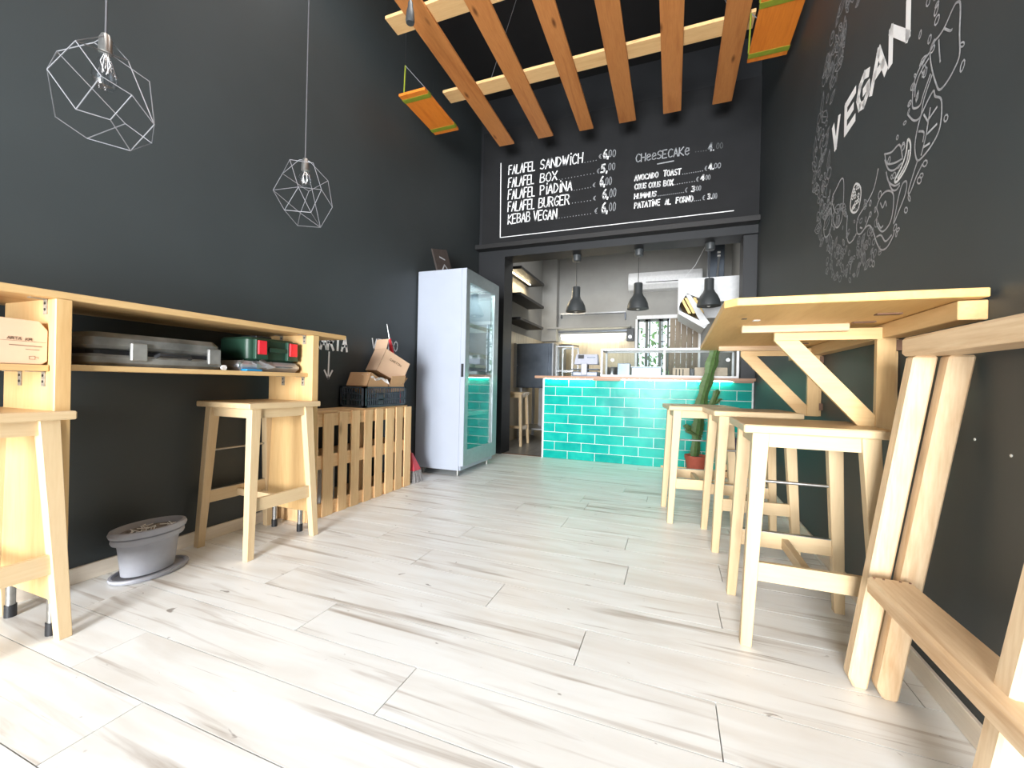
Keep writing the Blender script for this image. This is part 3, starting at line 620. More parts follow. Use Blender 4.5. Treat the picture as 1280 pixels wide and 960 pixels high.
# ------------------------------------------------------------------ bar stools (built once at the origin, copied)
def make_stool(name):
    t = thing(name, 'x', 'stool')
    Zs = .74
    m = MB().box(-.205, .205, -.2, .2, Zs - .028, Zs); m.build('seat', 'stool_x', t, .004)
    for sx in (-1, 1):
        for sy in (-1, 1):
            m = MB(); a = (sx * .186, sy * .185); b = (sx * .150, sy * .155); q = .5
            def sec(c, w, d, z):
                return [(c[0] - w / 2, c[1] - d / 2, z), (c[0] + w / 2, c[1] - d / 2, z), (c[0] + w / 2, c[1] + d / 2, z), (c[0] - w / 2, c[1] + d / 2, z)]
            m.hexa(sec(a, .034, .034, 0) + sec(b, .050, .040, Zs - .028)); m.build('leg', 'stool_z', t, .002)
    for sy in (-1, 1):
        Bx('apron', 'stool_x', t, -.128, .128, sy * .157 - .009, sy * .157 + .009, Zs - .075, Zs - .028, .001)
        Bx('apron', 'stool_y', t, sy * .152 - .009, sy * .152 + .009, -.136, .136, Zs - .075, Zs - .028, .001)
        Bx('rail', 'stool_x', t, -.163, .163, sy * .174 - .009, sy * .174 + .009, .218, .280, .001)
    Bx('rail', 'stool_y', t, -.012, .012, -.166, .166, .225, .262, .001)
    Bx('kick_plate', 'metal', t, -.158, .158, .163, .186, .280, .2825)
    m = MB(); m.tube([(-.155, .166, .487), (.155, .166, .487)], .006, 10); m.build('footrest_rod', 'metal', t, 0, True)
    return t
st = make_stool('bar_stool')
place = [
 (.432, 1.790, 0.0, 'nearest of three pale wooden bar stools under the drop leaf table by the right wall'),
 (.395, 2.64, 0.08, 'middle of three pale wooden bar stools lined up along the right wall'),
 (.163, 3.05, 0.12, 'farthest of three pale wooden bar stools on the right, in front of the potted cactus'),
 (-2.03, 1.60, PI / 2 - .04, 'pale wooden bar stool between the grey planter and the pallet bin'),
 (-2.03, .575, PI / 2, 'pale wooden bar stool cut off by the left edge, below the pale carton'),
 (-2.115, 5.57, PI / 2 + .06, 'wooden stool inside the kitchen seen between fridge and tiled counter')]
for i, (x, y, rz, lab) in enumerate(place):
    o = st if i == 0 else copy_tree(st)
    o.location = (x, y, 0); o.rotation_euler = (0, 0, rz); o['label'] = lab; o['category'] = 'stool'; o['group'] = 'pale wooden bar stools'

# ------------------------------------------------------------------ planter
pl = thing('plant_pot', 'empty oval grey plastic plant pot with dry soil on the floor by the left wall', 'plant pot', (-2.10, 1.19, .03))
cx, cy = -2.125, 1.15
SX, SY = .62, .92
m = MB(); m.lathe([(.105, .018), (.116, .11), (.122, .15), (.140, .155), (.145, .164), (.143, .178), (.136, .182), (.150, .185), (.155, .197), (.149, .209), (.136, .211), (.126, .204), (.120, .188), (.002, .182)], (cx, cy, 0), 40, SX, SY)
m.build('pot_body', 'pot', pl, 0, True)
m = MB(); rr = random.Random(2); P = []
m.lathe([(.122, .188), (.09, .194), (.05, .189), (.001, .196)], (cx, cy, 0), 28, SX, SY); m.build('soil', 'soil', pl)['kind'] = 'stuff'
m = MB()
for k in range(30):
    a = rr.uniform(0, 2 * PI); r = rr.uniform(0, .1); c = Vector((cx + r * SX * math.cos(a), cy + r * SY * math.sin(a), .195)); d = Vector((rr.uniform(-1, 1), rr.uniform(-1, 1), .2)).normalized() * rr.uniform(.008, .018)
    m.tube([c - d, c + d], .0022, 5)
m.build('dry_twigs', 'paper', pl)['kind'] = 'stuff'
m = MB(); m.lathe([(.118, .0), (.150, .003), (.158, .012), (.156, .02), (.146, .021), (.138, .012), (.001, .010)], (cx + .005, cy + .005, 0), 40, SX, SY)
recenter(tag(m.build('pot_saucer', 'pot', None, 0, True), 'shallow grey oval saucer under the empty plant pot', 'saucer'))

# ------------------------------------------------------------------ pallet bin, crate, boxes, broom
pb = thing('pallet_bin', 'pinewood pallet bin standing on edge against the left wall beside the fridge', 'pallet', (-2.13, 2.45, 0))
for a, b in ((1.90, 1.985), (2.015, 2.112), (2.148, 2.233), (2.262, 2.349), (2.39, 2.48), (2.508, 2.599), (2.628, 2.731), (2.75, 2.844), (2.864, 2.962)):
    Bx('slat', 'pallet_z', pb, -2.031, -2.02, a + .004, b - .006, 0.0, .652 + random.uniform(-.004, .004), .002)
for z0, z1 in ((.0, .085), (.30, .385), (.565, .648)):
    Bx('rail', 'pallet_y', pb, -2.050, -2.031, 1.90, 2.96, z0, z1, .002)
    Bx('rail', 'pallet_y', pb, XL + .014, XL + .034, 1.90, 2.96, z0 + .0, z1, .002)
for y in (1.90, 2.925):
    Bx('end_board', 'pallet_z', pb, -2.245, -2.062, y, y + .035, 0, .648, .002)
Bx('end_block', 'pallet_z', pb, -2.16, -2.062, 2.40, 2.47, 0, .64, .002)
Bx('top_board', 'pallet_y', pb, -2.235, -2.04, 1.935, 2.925, .648, .664, .002)
Bx('rag', 'paper', pb, -2.15, -2.09, 2.06, 2.2, .03, .3, .01)

cr = thing('plastic_crate', 'charcoal plastic produce crate standing on the pallet bin', 'crate', (-2.14, 2.68, .664))
Z0 = .665; Z1 = .815; A = [(-2.035, 2.40), (-2.035, 2.905), (-2.262, 2.905), (-2.262, 2.40)]
def crate_side(p, q, name='side_panel'):
    m = MB(); p = Vector(p + (0,)); q = Vector(q + (0,)); d = (q - p); L_ = d.length; d.normalize(); n_ = Vector((-d.y, d.x, 0))
    def bar(a, b, z0, z1, th=.006):
        P0 = p + d * a; P1 = p + d * b
        m.hexa([P0 + Vector((0, 0, z0)), P1 + Vector((0, 0, z0)), P1 + n_ * th + Vector((0, 0, z0)), P0 + n_ * th + Vector((0, 0, z0)), P0 + Vector((0, 0, z1)), P1 + Vector((0, 0, z1)), P1 + n_ * th + Vector((0, 0, z1)), P0 + n_ * th + Vector((0, 0, z1))])
    bar(0, L_, Z1 - .012, Z1, .012); bar(0, L_, Z0, Z0 + .014, .008); bar(0, L_, Z0 + .05, Z0 + .058); bar(.1 * L_, .9 * L_, Z0 + .095, Z0 + .101)
    k = 0; nb = int(L_ / .022)
    for i in range(nb + 1):
        a = i * (L_ - .004) / nb; bar(a, a + .004, Z0, Z1, .007)
    bar(0, .03, Z0, Z1, .009); bar(L_ - .03, L_, Z0, Z1, .009)
    bar(.3 * L_, .42 * L_, Z0 + .02, Z1 - .045, .006)
    return m.build(name, 'crate', cr)
for i in range(4): crate_side(A[i], A[(i + 1) % 4])
m = MB()
for k in range(8):
    y = 2.405 + k * .063; m.box(-2.26, -2.037, y, y + .05, Z0 - .0005, Z0 + .004)
m.build('bottom', 'crate', cr)

def open_box(t, c, R, w, d, h, mat='card', th=.004, flaps=(1, 1, 1, 1), fang=(.5, .5, .5, .5), fl=.5):
    """open carton: floor, four walls and flaps, R rotates about c"""
    c = Vector(c)
    def put(name, pts8, mt):
        m = MB().hexa([c + R @ Vector(p) for p in pts8]); return m.build(name, mt, t)
    def bxp(x0, x1, y0, y1, z0, z1): return [(x0, y0, z0), (x1, y0, z0), (x1, y1, z0), (x0, y1, z0), (x0, y0, z1), (x1, y0, z1), (x1, y1, z1), (x0, y1, z1)]
    put('box_floor', bxp(-w / 2, w / 2, -d / 2, d / 2, 0, th), 'card_in')
    put('box_wall', bxp(-w / 2, w / 2, -d / 2, -d / 2 + th, 0, h), mat); put('box_wall', bxp(-w / 2, w / 2, d / 2 - th, d / 2, 0, h), mat)
    put('box_wall', bxp(-w / 2, -w / 2 + th, -d / 2, d / 2, 0, h), mat); put('box_wall', bxp(w / 2 - th, w / 2, -d / 2, d / 2, 0, h), mat)
    spec = [((0, -d / 2), (1, 0), (0, -1), w), ((0, d / 2), (1, 0), (0, 1), w), ((-w / 2, 0), (0, 1), (-1, 0), d), ((w / 2, 0), (0, 1), (1, 0), d)]
    for k, (o2, along, out, ln) in enumerate(spec):
        if not flaps[k]: continue
        a = fang[k]; L_ = min(w, d) * fl; al = Vector((along[0], along[1], 0)); ou = Vector((out[0], out[1], 0)); base = Vector((o2[0], o2[1], h))
        dr = ou * math.sin(a) + Vector((0, 0, math.cos(a))); nn = al.cross(dr).normalized() * th * .8
        p = [base - al * ln / 2, base + al * ln / 2, base + al * (ln / 2) + nn, base - al * (ln / 2) + nn]
        put('flap', [tuple(v) for v in p] + [tuple(v + dr * L_) for v in p], mat)
def rotm(rx, ry, rz): return (Matrix.Rotation(rz, 3, 'Z') @ Matrix.Rotation(ry, 3, 'Y') @ Matrix.Rotation(rx, 3, 'X'))
b1 = thing('cardboard_box', 'low kraft tray box with white paper tilted in the left of the crate', 'box', (-2.14, 2.52, .68))
open_box(b1, (-2.14, 2.535, .775), rotm(-.42, 0, 0), .19, .22, .11, 'card', .004, (0, 0, 0, 0))
b2 = thing('cardboard_box', 'shallow open kraft box in the right side of the crate', 'box', (-2.14, 2.79, .74))
open_box(b2, (-2.135, 2.785, .775), rotm(.05, 0, 0), .19, .18, .065, 'card', .004, (1, 1, 0, 1), (.8, .9, .5, .25), .35)
b3 = thing('cardboard_box', 'taller open carton with printed side tipped over on top of the crate boxes', 'box', (-2.15, 2.75, .86))
R3 = rotm(-.45, .0, -.32)
open_box(b3, (-2.15, 2.75, .885), R3, .16, .25, .19, 'card_pale', .004, (1, 0, 0, 0), (.2, .3, .3, .3), .5)
m = MB(); f3 = lambda u, v: tuple(Vector((-2.15, 2.75, .885)) + R3 @ Vector((.0815, u, v)))
text(m, 'CARTON', -.06, .125, .06, .125, .016, .003, f3, .1); m.build('print', 'print_dark', b3)
m = MB(); rr = random.Random(4)
G_ = 9; vs = []
for i in range(G_):
    for j in range(G_):
        vs.append((-2.20 + .17 * i / (G_ - 1), 2.47 + .20 * j / (G_ - 1), .868 - .22 * (.2 * j / (G_ - 1) - .1) * .9 + rr.uniform(-.012, .02)))
fs = [(i * G_ + j, i * G_ + j + 1, (i + 1) * G_ + j + 1, (i + 1) * G_ + j) for i in range(G_ - 1) for j in range(G_ - 1)]
n0 = len(vs); vs += [(x, y, z - .006) for x, y, z in vs]; fs += [tuple(n0 + k for k in reversed(f)) for f in fs]
m.add(vs, fs); recenter(tag(m.build('crumpled_paper', 'paper', None), 'crumpled white paper lying in the left tray box', 'paper'))

br = thing('broom', 'red handled broom with grey bristles leaning between pallet bin and fridge', 'broom', (-2.05, 3.04, 0))
p0 = Vector((-2.06, 3.055, .10)); p1 = Vector((-2.262, 2.925, 1.34))
m = MB(); m.tube([p0.lerp(p1, .08), p0.lerp(p1, .84)], .011, 10); m.build('handle', 'pinkred', br, 0, True)
m = MB(); m.tube([p0.lerp(p1, .72), p0.lerp(p1, .9)], .018, 10, True, [.02, .012]); m.build('grip', 'red', br, 0, True)
m = MB(); m.tube([p0.lerp(p1, .9), p0.lerp(p1, 1.0)], .006, 8, True, [.007, .002]); m.build('hanging_hook', 'metal', br, 0, True)
m = MB(); m.hexa([(-2.09, 3.01, .10), (-2.02, 3.01, .10), (-2.02, 3.12, .10), (-2.09, 3.12, .10), (-2.078, 3.03, .25), (-2.06, 3.03, .25), (-2.06, 3.05, .25), (-2.078, 3.05, .25)]); m.build('brush_head', 'pinkred', br, .004)
m = MB(); rr = random.Random(6)
for k in range(150):
    a = Vector((rr.uniform(-2.088, -2.022), rr.uniform(3.012, 3.118), .10)); b = a + Vector((rr.uniform(-.006, .02), rr.uniform(-.012, .018), -.1)); m.tube([a, b], .0035, 3)
m.build('bristles', 'bristle', br)['kind'] = 'stuff'

# ------------------------------------------------------------------ drinks fridge
fg = thing('drinks_fridge', 'tall pale blue grey upright fridge with a glass door against the left wall', 'fridge', (-2.0, 3.75, 0))
FX = -1.80; Y0 = 3.385; Y1 = 4.135; ZT = 1.9
cb = MB().box(-2.268, FX, Y0, Y0 + .035, .055, ZT).box(-2.268, FX, Y1 - .035, Y1, .055, ZT).box(-2.268, FX, Y0 + .035, Y1 - .035, ZT - .06, ZT).box(-2.268, FX, Y0 + .035, Y1 - .035, .055, .18)
cb.build('cabinet', 'fridge', fg, .004)
Bx('inner_back', 'fridge_in', fg, -2.268, -2.25, Y0 + .035, Y1 - .035, .18, ZT - .06)
dr = MB().box(FX + .006, -1.752, Y0, Y0 + .07, .10, ZT - .004).box(FX + .006, -1.752, Y1 - .11, Y1, .10, ZT - .004).box(FX + .006, -1.752, Y0 + .07, Y1 - .11, ZT - .12, ZT - .004).box(FX + .006, -1.752, Y0 + .07, Y1 - .11, .10, .24)
door = dr.build('door', 'door_frame', fg, .003)
Bx('door_edge', 'fridge', door, FX + .004, -1.753, Y0 - .004, Y0 + .0, .10, ZT - .004)
Bx('glass_pane', 'glass_fridge', door, -1.768, -1.760, Y0 + .06, Y1 - .10, .23, ZT - .11)
Bx('door_handle', 'blackplastic', door, FX + .010, -1.765, Y0 - .008, Y0 - .003, .91, 1.03, .002)
Bx('kick_panel', 'fridge', fg, FX - .02, FX + .01, Y0 + .02, Y1 - .02, .055, .10)
area('fridge_fill_light', (-1.98, (Y0 + Y1) / 2, 1.80), (0, 0, 0), .3, .5, 3, (.9, 1.0, .97))  # added to brighten the interior; the fridge's own lamp is off
Bx('light_box', 'white', fg, -2.2, -2.0, Y0 + .20, Y1 - .2, 1.62, 1.72, .004)
for z in (.55, .85, 1.12, 1.40):
    m = MB()
    for k in range(12): y = Y0 + .045 + k * .06; m.box(-2.24, FX - .02, y, y + .004, z, z + .004)
    m.box(-2.24, -2.236, Y0 + .036, Y1 - .036, z - .003, z + .001).box(FX - .026, FX - .016, Y0 + .036, Y1 - .036, z - .008, z + .03); m.build('wire_shelf', 'white', fg)
for z0 in (1.01, .94): Bx('drawer_tray', 'white', fg, -2.2, FX - .05, Y0 + .06, Y1 - .08, z0, z0 + .035, .004)
for x in (-2.2, FX - .035):
    for y in (Y0 + .05, Y1 - .05):
        m = MB(); m.tube([(x, y, 0), (x, y, .055)], .014, 10); m.build('foot', 'metal', fg, 0, True)
m = MB().hexa([(-2.19, 3.60, 1.9), (-2.17, 3.60, 1.9), (-2.10, 3.79, 1.9), (-2.12, 3.79, 1.9), (-2.23, 3.53, 2.16), (-2.215, 3.53, 2.16), (-2.15, 3.70, 2.19), (-2.165, 3.70, 2.19)])
sg = thing('slate_card', 'small dark card with chalk writing leaning on top of the fridge', 'sign', (-2.17, 3.66, 1.9))
m.build('card', 'sign', sg, .002)
m = MB(); stroke(m, [(.3, .3), (.5, .5), (.7, .3), (.5, .25)], .05, lambda u, v: (-2.176 + .07 * u + .0 - .04 * v + .012, 3.60 + .19 * u - .07 * v, 1.9 + .26 * v)); stroke(m, [(.3, .75), (.6, .7)], .05, lambda u, v: (-2.176 + .07 * u - .04 * v + .012, 3.60 + .19 * u - .07 * v, 1.9 + .26 * v)); m.build('chalk_mark', 'chalk_mid', sg)

# ------------------------------------------------------------------ tiled counter
ct = thing('service_counter', 'service counter clad in glossy turquoise tiles below the menu board', 'counter', (-.33, 4.95, 0))
CXL = -1.42; CXR = XR(4.75) - .004; CY = 4.758
MB().box(CXL, CXR, CY, 4.765, 0, .925).box(CXL, .634, 4.765, 5.35, 0, .925).build('body', 'grout', ct)
Bx('edge_trim', 'white', ct, CXL - .006, CXL + .008, CY - .012, CY + .0, 0, .925)
Bx('edge_trim', 'white', ct, CXR - .012, CXR - .002, CY - .012, CY + .0, 0, .925)
MB().box(-1.50, CXR, 4.66, 4.765, .93, .958).box(-1.50, .636, 4.765, 5.42, .93, .958).build('counter_top', 'counter_top', ct)
zs = [0, .093, .196, .305, .41, .517, .623, .73, .833, .925]
for r_ in range(9):
    z0, z1 = zs[r_] + (.0 if r_ == 0 else .003), zs[r_ + 1] - .003
    offx = -1.118 if r_ % 2 == 0 else -1.273
    xs = [CXL + .010]; x = offx
    while x < CXR - .015: xs.append(x); x += .3135
    xs.append(CXR - .014)
    for a, b in zip(xs, xs[1:]):
        if b - a > .02:
            MB().box(a + .003, b - .003, CY - .008, CY, z0, z1).build('tile', 'tile', ct, .0018)
for k, (xa, xb) in enumerate(((-1.40, -.84), (-.52, .56))):
    s_ = Bx('led_strip', 'led', ct, xa, xb, 4.735, 4.744, .925, .9295)
    d = area('counter_led_light', ((xa + xb) / 2, 4.735, .922), (.25, 0, 0), xb - xa, .012, 1.0 * (xb - xa), (.80, 1.0, .74))
Bx('top_bracket', 'counter_top', ct, -.83, -.53, 4.67, 4.74, .912, .929); Bx('top_bracket', 'counter_top', ct, .57, .74, 4.67, 4.74, .912, .929)
Bx('skirting', 'ply_x', ct, -.1, CXR, 4.742, 4.75, 0, .022)

# display case on the counter
dc = thing('display_case', 'glass food display case with white frame on the counter top', 'display case', (-.06, 4.98, .958))
X0, X1, Ya, Yb, Za, Zb = -.765, .628, 4.80, 5.18, .959, 1.275
f = MB()
for x in (X0, X1 - .022):
    for y in (Ya, Yb - .02): f.box(x, x + .022, y, y + .02, Za, Zb)
for z in (Za, Zb - .022):
    for y in (Ya, Yb - .02): f.box(X0 + .022, X1 - .022, y, y + .02, z, z + .022)
    for x in (X0, X1 - .022): f.box(x, x + .022, Ya + .02, Yb - .02, z, z + .022)
f.box(-.095, -.075, Ya + .002, Ya + .014, Za, Zb)
f.build('frame', 'white', dc)
MB().hexa([(X0 + .02, Ya + .004, Za + .02), (X1 - .02, Ya + .004, Za + .02), (X1 - .02, Ya + .009, Za + .02), (X0 + .02, Ya + .009, Za + .02), (X0 + .02, Ya + .052, Zb - .02), (X1 - .02, Ya + .052, Zb - .02), (X1 - .02, Ya + .057, Zb - .02), (X0 + .02, Ya + .057, Zb - .02)]).build('front_glass', 'case_glass', dc)
Bx('rear_glass', 'glass', dc, X0 + .02, X1 - .02, Yb - .010, Yb - .006, Za + .02, Zb - .02)
Bx('top_glass', 'glass', dc, X0 + .02, X1 - .02, Ya + .02, Yb - .02, Zb - .008, Zb - .004)
Bx('floor_plate', 'steel', dc, X0 + .02, X1 - .02, Ya + .02, Yb - .02, Za + .004, Za + .018)
for x in (-.66, .55):
    m = MB(); m.tube([(x, 5.0, 1.16), (x, 5.03, 1.16)], .018, 14); m.build('hinge_knob', 'steel', dc, 0, True)
m = MB().box(.22, .54, 4.93, 5.10, .978, 1.075); recenter(tag(m.build('beige_carton', 'beige', None, .003), 'long beige carton inside the right end of the glass display case', 'box'))
tc2 = thing('cardboard_tray', 'low wooden tray with dark slots inside the display case behind the cactus', 'tray', (.1, 5.0, .978))
Bx('tray_body', 'beige', tc2, 0.0, .17, 4.93, 5.10, .978, 1.068, .003)
for k in range(3): Bx('slot', 'hole', tc2, .03 + k * .035, .04 + k * .035, 4.926, 4.931, .985, 1.055)
m = MB().box(.175, .215, 4.93, 5.05, .978, 1.062); recenter(tag(m.build('black_printed_pack', 'blackplastic', None, .002), 'small black and white pack between tray and beige carton in the case', 'pack'))
sk = thing('steel_container', 'steel food containers standing in the middle of the display case', 'container', (-.35, 5.05, .978))
Bx('tub', 'dark_steel', sk, -.60, -.46, 4.98, 5.12, .978, 1.12, .004); Bx('tub', 'dark_steel', sk, -.44, -.12, 4.98, 5.12, .978, 1.075, .004); Bx('lid', 'white', sk, -.45, -.11, 4.97, 5.13, 1.075, 1.085, .002)

# scale
sc = thing('shop_scale', 'white label printing shop scale with small black display on the counter', 'scale', (-.97, 5.1, .958))
Bx('base', 'dark_steel', sc, -1.14, -.83, 4.98, 5.25, .958, 1.02, .006); Bx('platter', 'dark_steel', sc, -1.15, -.82, 4.97, 5.26, 1.045, 1.055, .003)
Bx('base_strip', 'whiteplastic', sc, -1.12, -.84, 4.975, 4.982, .975, 1.01, .002)
Bx('receipt_roll', 'whiteplastic', sc, -1.02, -.95, 4.95, 5.0, .975, 1.12, .006)
m = MB().hexa([(-1.13, 5.05, 1.11), (-.84, 5.05, 1.11), (-.84, 5.2, 1.11), (-1.13, 5.2, 1.11), (-1.11, 5.08, 1.235), (-.85, 5.08, 1.235), (-.85, 5.17, 1.235), (-1.11, 5.17, 1.235)]); hd = m.build('printer_head', 'whiteplastic', sc, .006)
Bx('display', 'screen', hd, -1.08, -1.01, 5.055, 5.066, 1.18, 1.225); Bx('slot', 'dark_steel', hd, -.97, -.87, 5.055, 5.066, 1.19, 1.20)
m = MB(); m.tube([(-.985, 5.15, 1.02), (-.985, 5.15, 1.12)], .02, 10); m.build('column', 'dark_steel', sc)

# three pendants over the counter
def pendant(x, lab, yp=4.93):
    t = thing('pendant_lamp', lab, 'lamp', (x, yp, 1.70), 'charcoal pendant lamps over the counter')
    zt = 2.40
    m = MB(); m.lathe([(.001, zt - .075), (.045, zt - .07), (.05, zt - .06), (.05, zt)], (x, yp, 0), 20); m.build('ceiling_rose', 'lamp_grey', t, 0, True)
    m = MB(); m.tube([(x, yp, 2.02), (x, yp, zt - .07)], .004, 6); m.build('cord', 'blackplastic', t)
    prof = [(.002, 2.03), (.044, 2.03), (.048, 2.02), (.048, 1.915), (.060, 1.885), (.085, 1.85), (.108, 1.80), (.118, 1.745), (.118, 1.735)]
    prof = [(r, z - .005) for r, z in prof]
    m = MB(); m.lathe(prof, (x, yp, 0), 32)
    inner = [(.113, 1.732), (.113, 1.742), (.100, 1.80), (.078, 1.845), (.04, 1.88), (.002, 1.885)]
    s_ = m.build('shade', 'lamp_grey', t, 0, True)
    m = MB(); m.lathe(inner, (x, yp, 0), 32); m.build('shade_lining', 'lamp_in', s_, 0, True)
    m = MB(); m.lathe([(.002, 1.72), (.03, 1.735), (.035, 1.76), (.02, 1.80), (.012, 1.86)], (x, yp, 0), 16); m.build('bulb', 'lamp_in', t, 0, True)
pendant(-1.092, 'charcoal bell pendant lamp above the shop scale, leftmost of three')
pendant(-.383, 'charcoal bell pendant lamp above the display case, middle of three')
pendant(.345, 'charcoal bell pendant lamp in front of the white extractor hood')

# ------------------------------------------------------------------ cactus
cp = thing('potted_cactus', 'tall green column cactus in a small terracotta pot before the tiled counter', 'cactus', (.228, 4.45, 0))
m = MB(); m.lathe([(.075, 0), (.098, .165), (.104, .165), (.106, .20), (.094, .20), (.09, .185), (.001, .185)], (.228, 4.45, 0), 24); m.build('pot', 'terracotta', cp, 0, True)
m = MB(); m.lathe([(.09, .178), (.04, .192), (.001, .194)], (.228, 4.45, 0), 20); m.build('soil', 'soil', cp)
def cactus(path, R, ribs=4, name='stem'):
    n = ribs * 4; m = MB(); vs = []; rr = random.Random(len(path))
    P = []
    for i in range(len(path) - 1):
        for k in range(6): P.append(Vector(path[i]).lerp(Vector(path[i + 1]), k / 6))
    P.append(Vector(path[-1])); K = len(P)
    for i, p in enumerate(P):
        t_ = i / (K - 1); rad = R * (1 if t_ < .85 else math.sqrt(max(0.02, 1 - ((t_ - .85) / .15) ** 2))) * (1 + .16 * math.sin(i * 1.3)) * (.8 + .35 * min(1, t_ * 4))
        for k in range(n):
            a = 2 * PI * k / n + .3; q = (1 if k % 4 == 0 else (.5 if k % 4 == 2 else .62)); vs.append(p + Vector((math.cos(a), math.sin(a), 0)) * rad * q)
    fs = [(i * n + k, i * n + (k + 1) % n, (i + 1) * n + (k + 1) % n, (i + 1) * n + k) for i in range(K - 1) for k in range(n)]
    fs += [tuple(range(n - 1, -1, -1)), tuple(range((K - 1) * n, K * n))]; m.add(vs, fs)
    o = m.build(name, 'cactus', cp)
    e = MB()
    for i in range(1, K - 1):
        for k in range(0, n, 4):
            c = Vector(vs[i * n + k]); d = (c - P[i]).normalized()
            for z_ in (-.006, .006): e.tube([c, c + d * .008 + Vector((0, 0, z_))], .0014, 3)
    e.build('spines', 'cactus_dry', o)['kind'] = 'stuff'
cactus([(.215, 4.45, .18), (.235, 4.45, .45), (.27, 4.45, .75), (.33, 4.44, 1.0), (.375, 4.44, 1.22), (.45, 4.43, 1.52)], .047)
cactus([(.26, 4.44, .38), (.17, 4.43, .42), (.135, 4.43, .50)], .030, 4, 'branch'); cactus([(.22, 4.42, .40), (.14, 4.40, .45)], .026, 4, 'branch')
cactus([(.33, 4.46, .66), (.37, 4.46, .72), (.405, 4.46, .845)], .027, 4, 'branch'); cactus([(.38, 4.47, .70), (.435, 4.47, .76)], .02, 4, 'branch')

# ------------------------------------------------------------------ drop leaf wall table
tb_ = thing('drop_leaf_table', 'pale wooden drop leaf table folded out from the right wall on triangle brackets', 'table', (.42, 2.1, .71))
TZ = 1.112
m = MB(); top = [(.135, 1.35), (.165, 1.315), (.62, 1.325), (XR(1.33) - .012, 1.33), (XR(2.85) - .004, 2.85), (.185, 2.85), (.155, 2.82)]
m.prism([(x, y, TZ - .022) for x, y in top], (0, 0, 0), (0, 0, .022)); m.build('leaf', 'table_under', tb_, .002)
m = MB().hexa([(.655, 1.36, TZ - .072), (XR(1.36), 1.36, TZ - .072), (XR(3.1), 3.1, TZ - .072), (.682, 3.1, TZ - .072), (.655, 1.36, TZ - .024), (XR(1.36), 1.36, TZ - .024), (XR(3.1), 3.1, TZ - .024), (.682, 3.1, TZ - .024)])
m.build('wall_ledger', 'ply_y', tb_, .002)
for y, xo in ((1.775, .345), (2.60, .348)):
    Bx('batten', 'white_pine_x', tb_, .235, .56, y - .035, y - .008, TZ - .048, TZ - .022, .002)
    xr = .70 if y < 2 else .712
    zt = 1.077; zb = .722
    br_ = MB().box(xo, xr, y - .0, y + .022, zt - .04, zt); fr0 = br_.build('bracket_frame', 'ply_x', tb_, .001)
    Bx('bracket_post', 'ply_z', tb_, xr - .052, xr, y + .0, y + .022, zb, zt - .04, .001)
    m = MB().prism([(xo, y + .002, zt - .04), (xo + .078, y + .002, zt - .04), (xr - .052, y + .002, zb + .055), (xr - .052, y + .002, zb), (xr - .085, y + .002, zb + .0)][:5], (0, 0, 0), (0, .018, 0)); m.build('bracket_brace', 'ply_x', tb_, .001)
    Bx('wall_post', 'ply_z', tb_, XR(y) - .008 - .002, XR(y) - .001, y + .03, y + .075, zb - .0, TZ - .072)
    for z in (zt - .06, zb + .05): Bx('hinge', 'brown_dark', tb_, xr - .002, XR(y), y + .004, y + .028, z - .018, z + .018)
for y in (1.55, 1.72, 2.45): Bx('hinge', 'brown_dark', tb_, .56, .62, y - .012, y + .012, TZ - .026, TZ - .022)
Bx('wood_fleck', 'paper', tb_, .25, .27, 1.60, 1.63, TZ - .0235, TZ - .022)
Bx('wood_fleck', 'hole', tb_, .21, .225, 1.56, 1.575, TZ - .0235, TZ - .022)

# ------------------------------------------------------------------ trestle frame leaning on the right wall
tf = thing('trestle_frame', 'big planed pine trestle frame with top rail and footrest leaning on the right wall', 'trestle', (.56, 1.2, 0))
def leg_plank(xa, ya, xb, yb, w=.052, tk=.045):
    m = MB(); zt = .955
    def sec(x, y, z, w): return [(x, y, z), (x + w, y, z), (x + w, y + tk, z), (x, y + tk, z)]
    s0 = sec(xa, ya, 0, w); s1 = sec(xb, yb, zt, w)
    # chamfered foot: cut the outer left corner
    c_ = .030; k = c_ / zt; dx = xb - xa; dy_ = yb - ya
    m.add([(xa + c_ * .6, ya, 0), (xa + w, ya, 0), (xa + w, ya + tk, 0), (xa + c_ * .6, ya + tk, 0), (xa + dx * k, ya + dy_ * k, c_), (xa + dx * k, ya + dy_ * k + tk, c_)] + s1,
          [(0, 3, 2, 1), (0, 1, 7, 6, 4), (1, 2, 8, 7), (2, 3, 5, 9, 8), (3, 0, 4, 5), (5, 4, 6, 9), (6, 7, 8, 9)])
    return m.build('leg', 'white_pine_z', tf, .005)
for dy in (0, -.52):
    leg_plank(.490, 1.49 + dy, .590, 1.40 + dy, .050); leg_plank(.548, 1.465 + dy, .650, 1.375 + dy, .052)
m = MB().beam((.628, 1.435, .980), (.628, .70, .980), .105, .050, (1, 0, 0)); m.build('top_rail', 'white_pine_y', tf, .007)
m = MB().beam((.5475, 1.40, .340), (.5475, .80, .336), .097, .046, (1, 0, 0)); m.build('footrest', 'white_pine_y', tf, .006)
for x in (.510, .530, .565, .585):
    m = MB(); m.tube([(x, 1.385, .3635), (x, 1.385, .3655)], .003, 8); m.build('screw', 'brown_dark', tf)

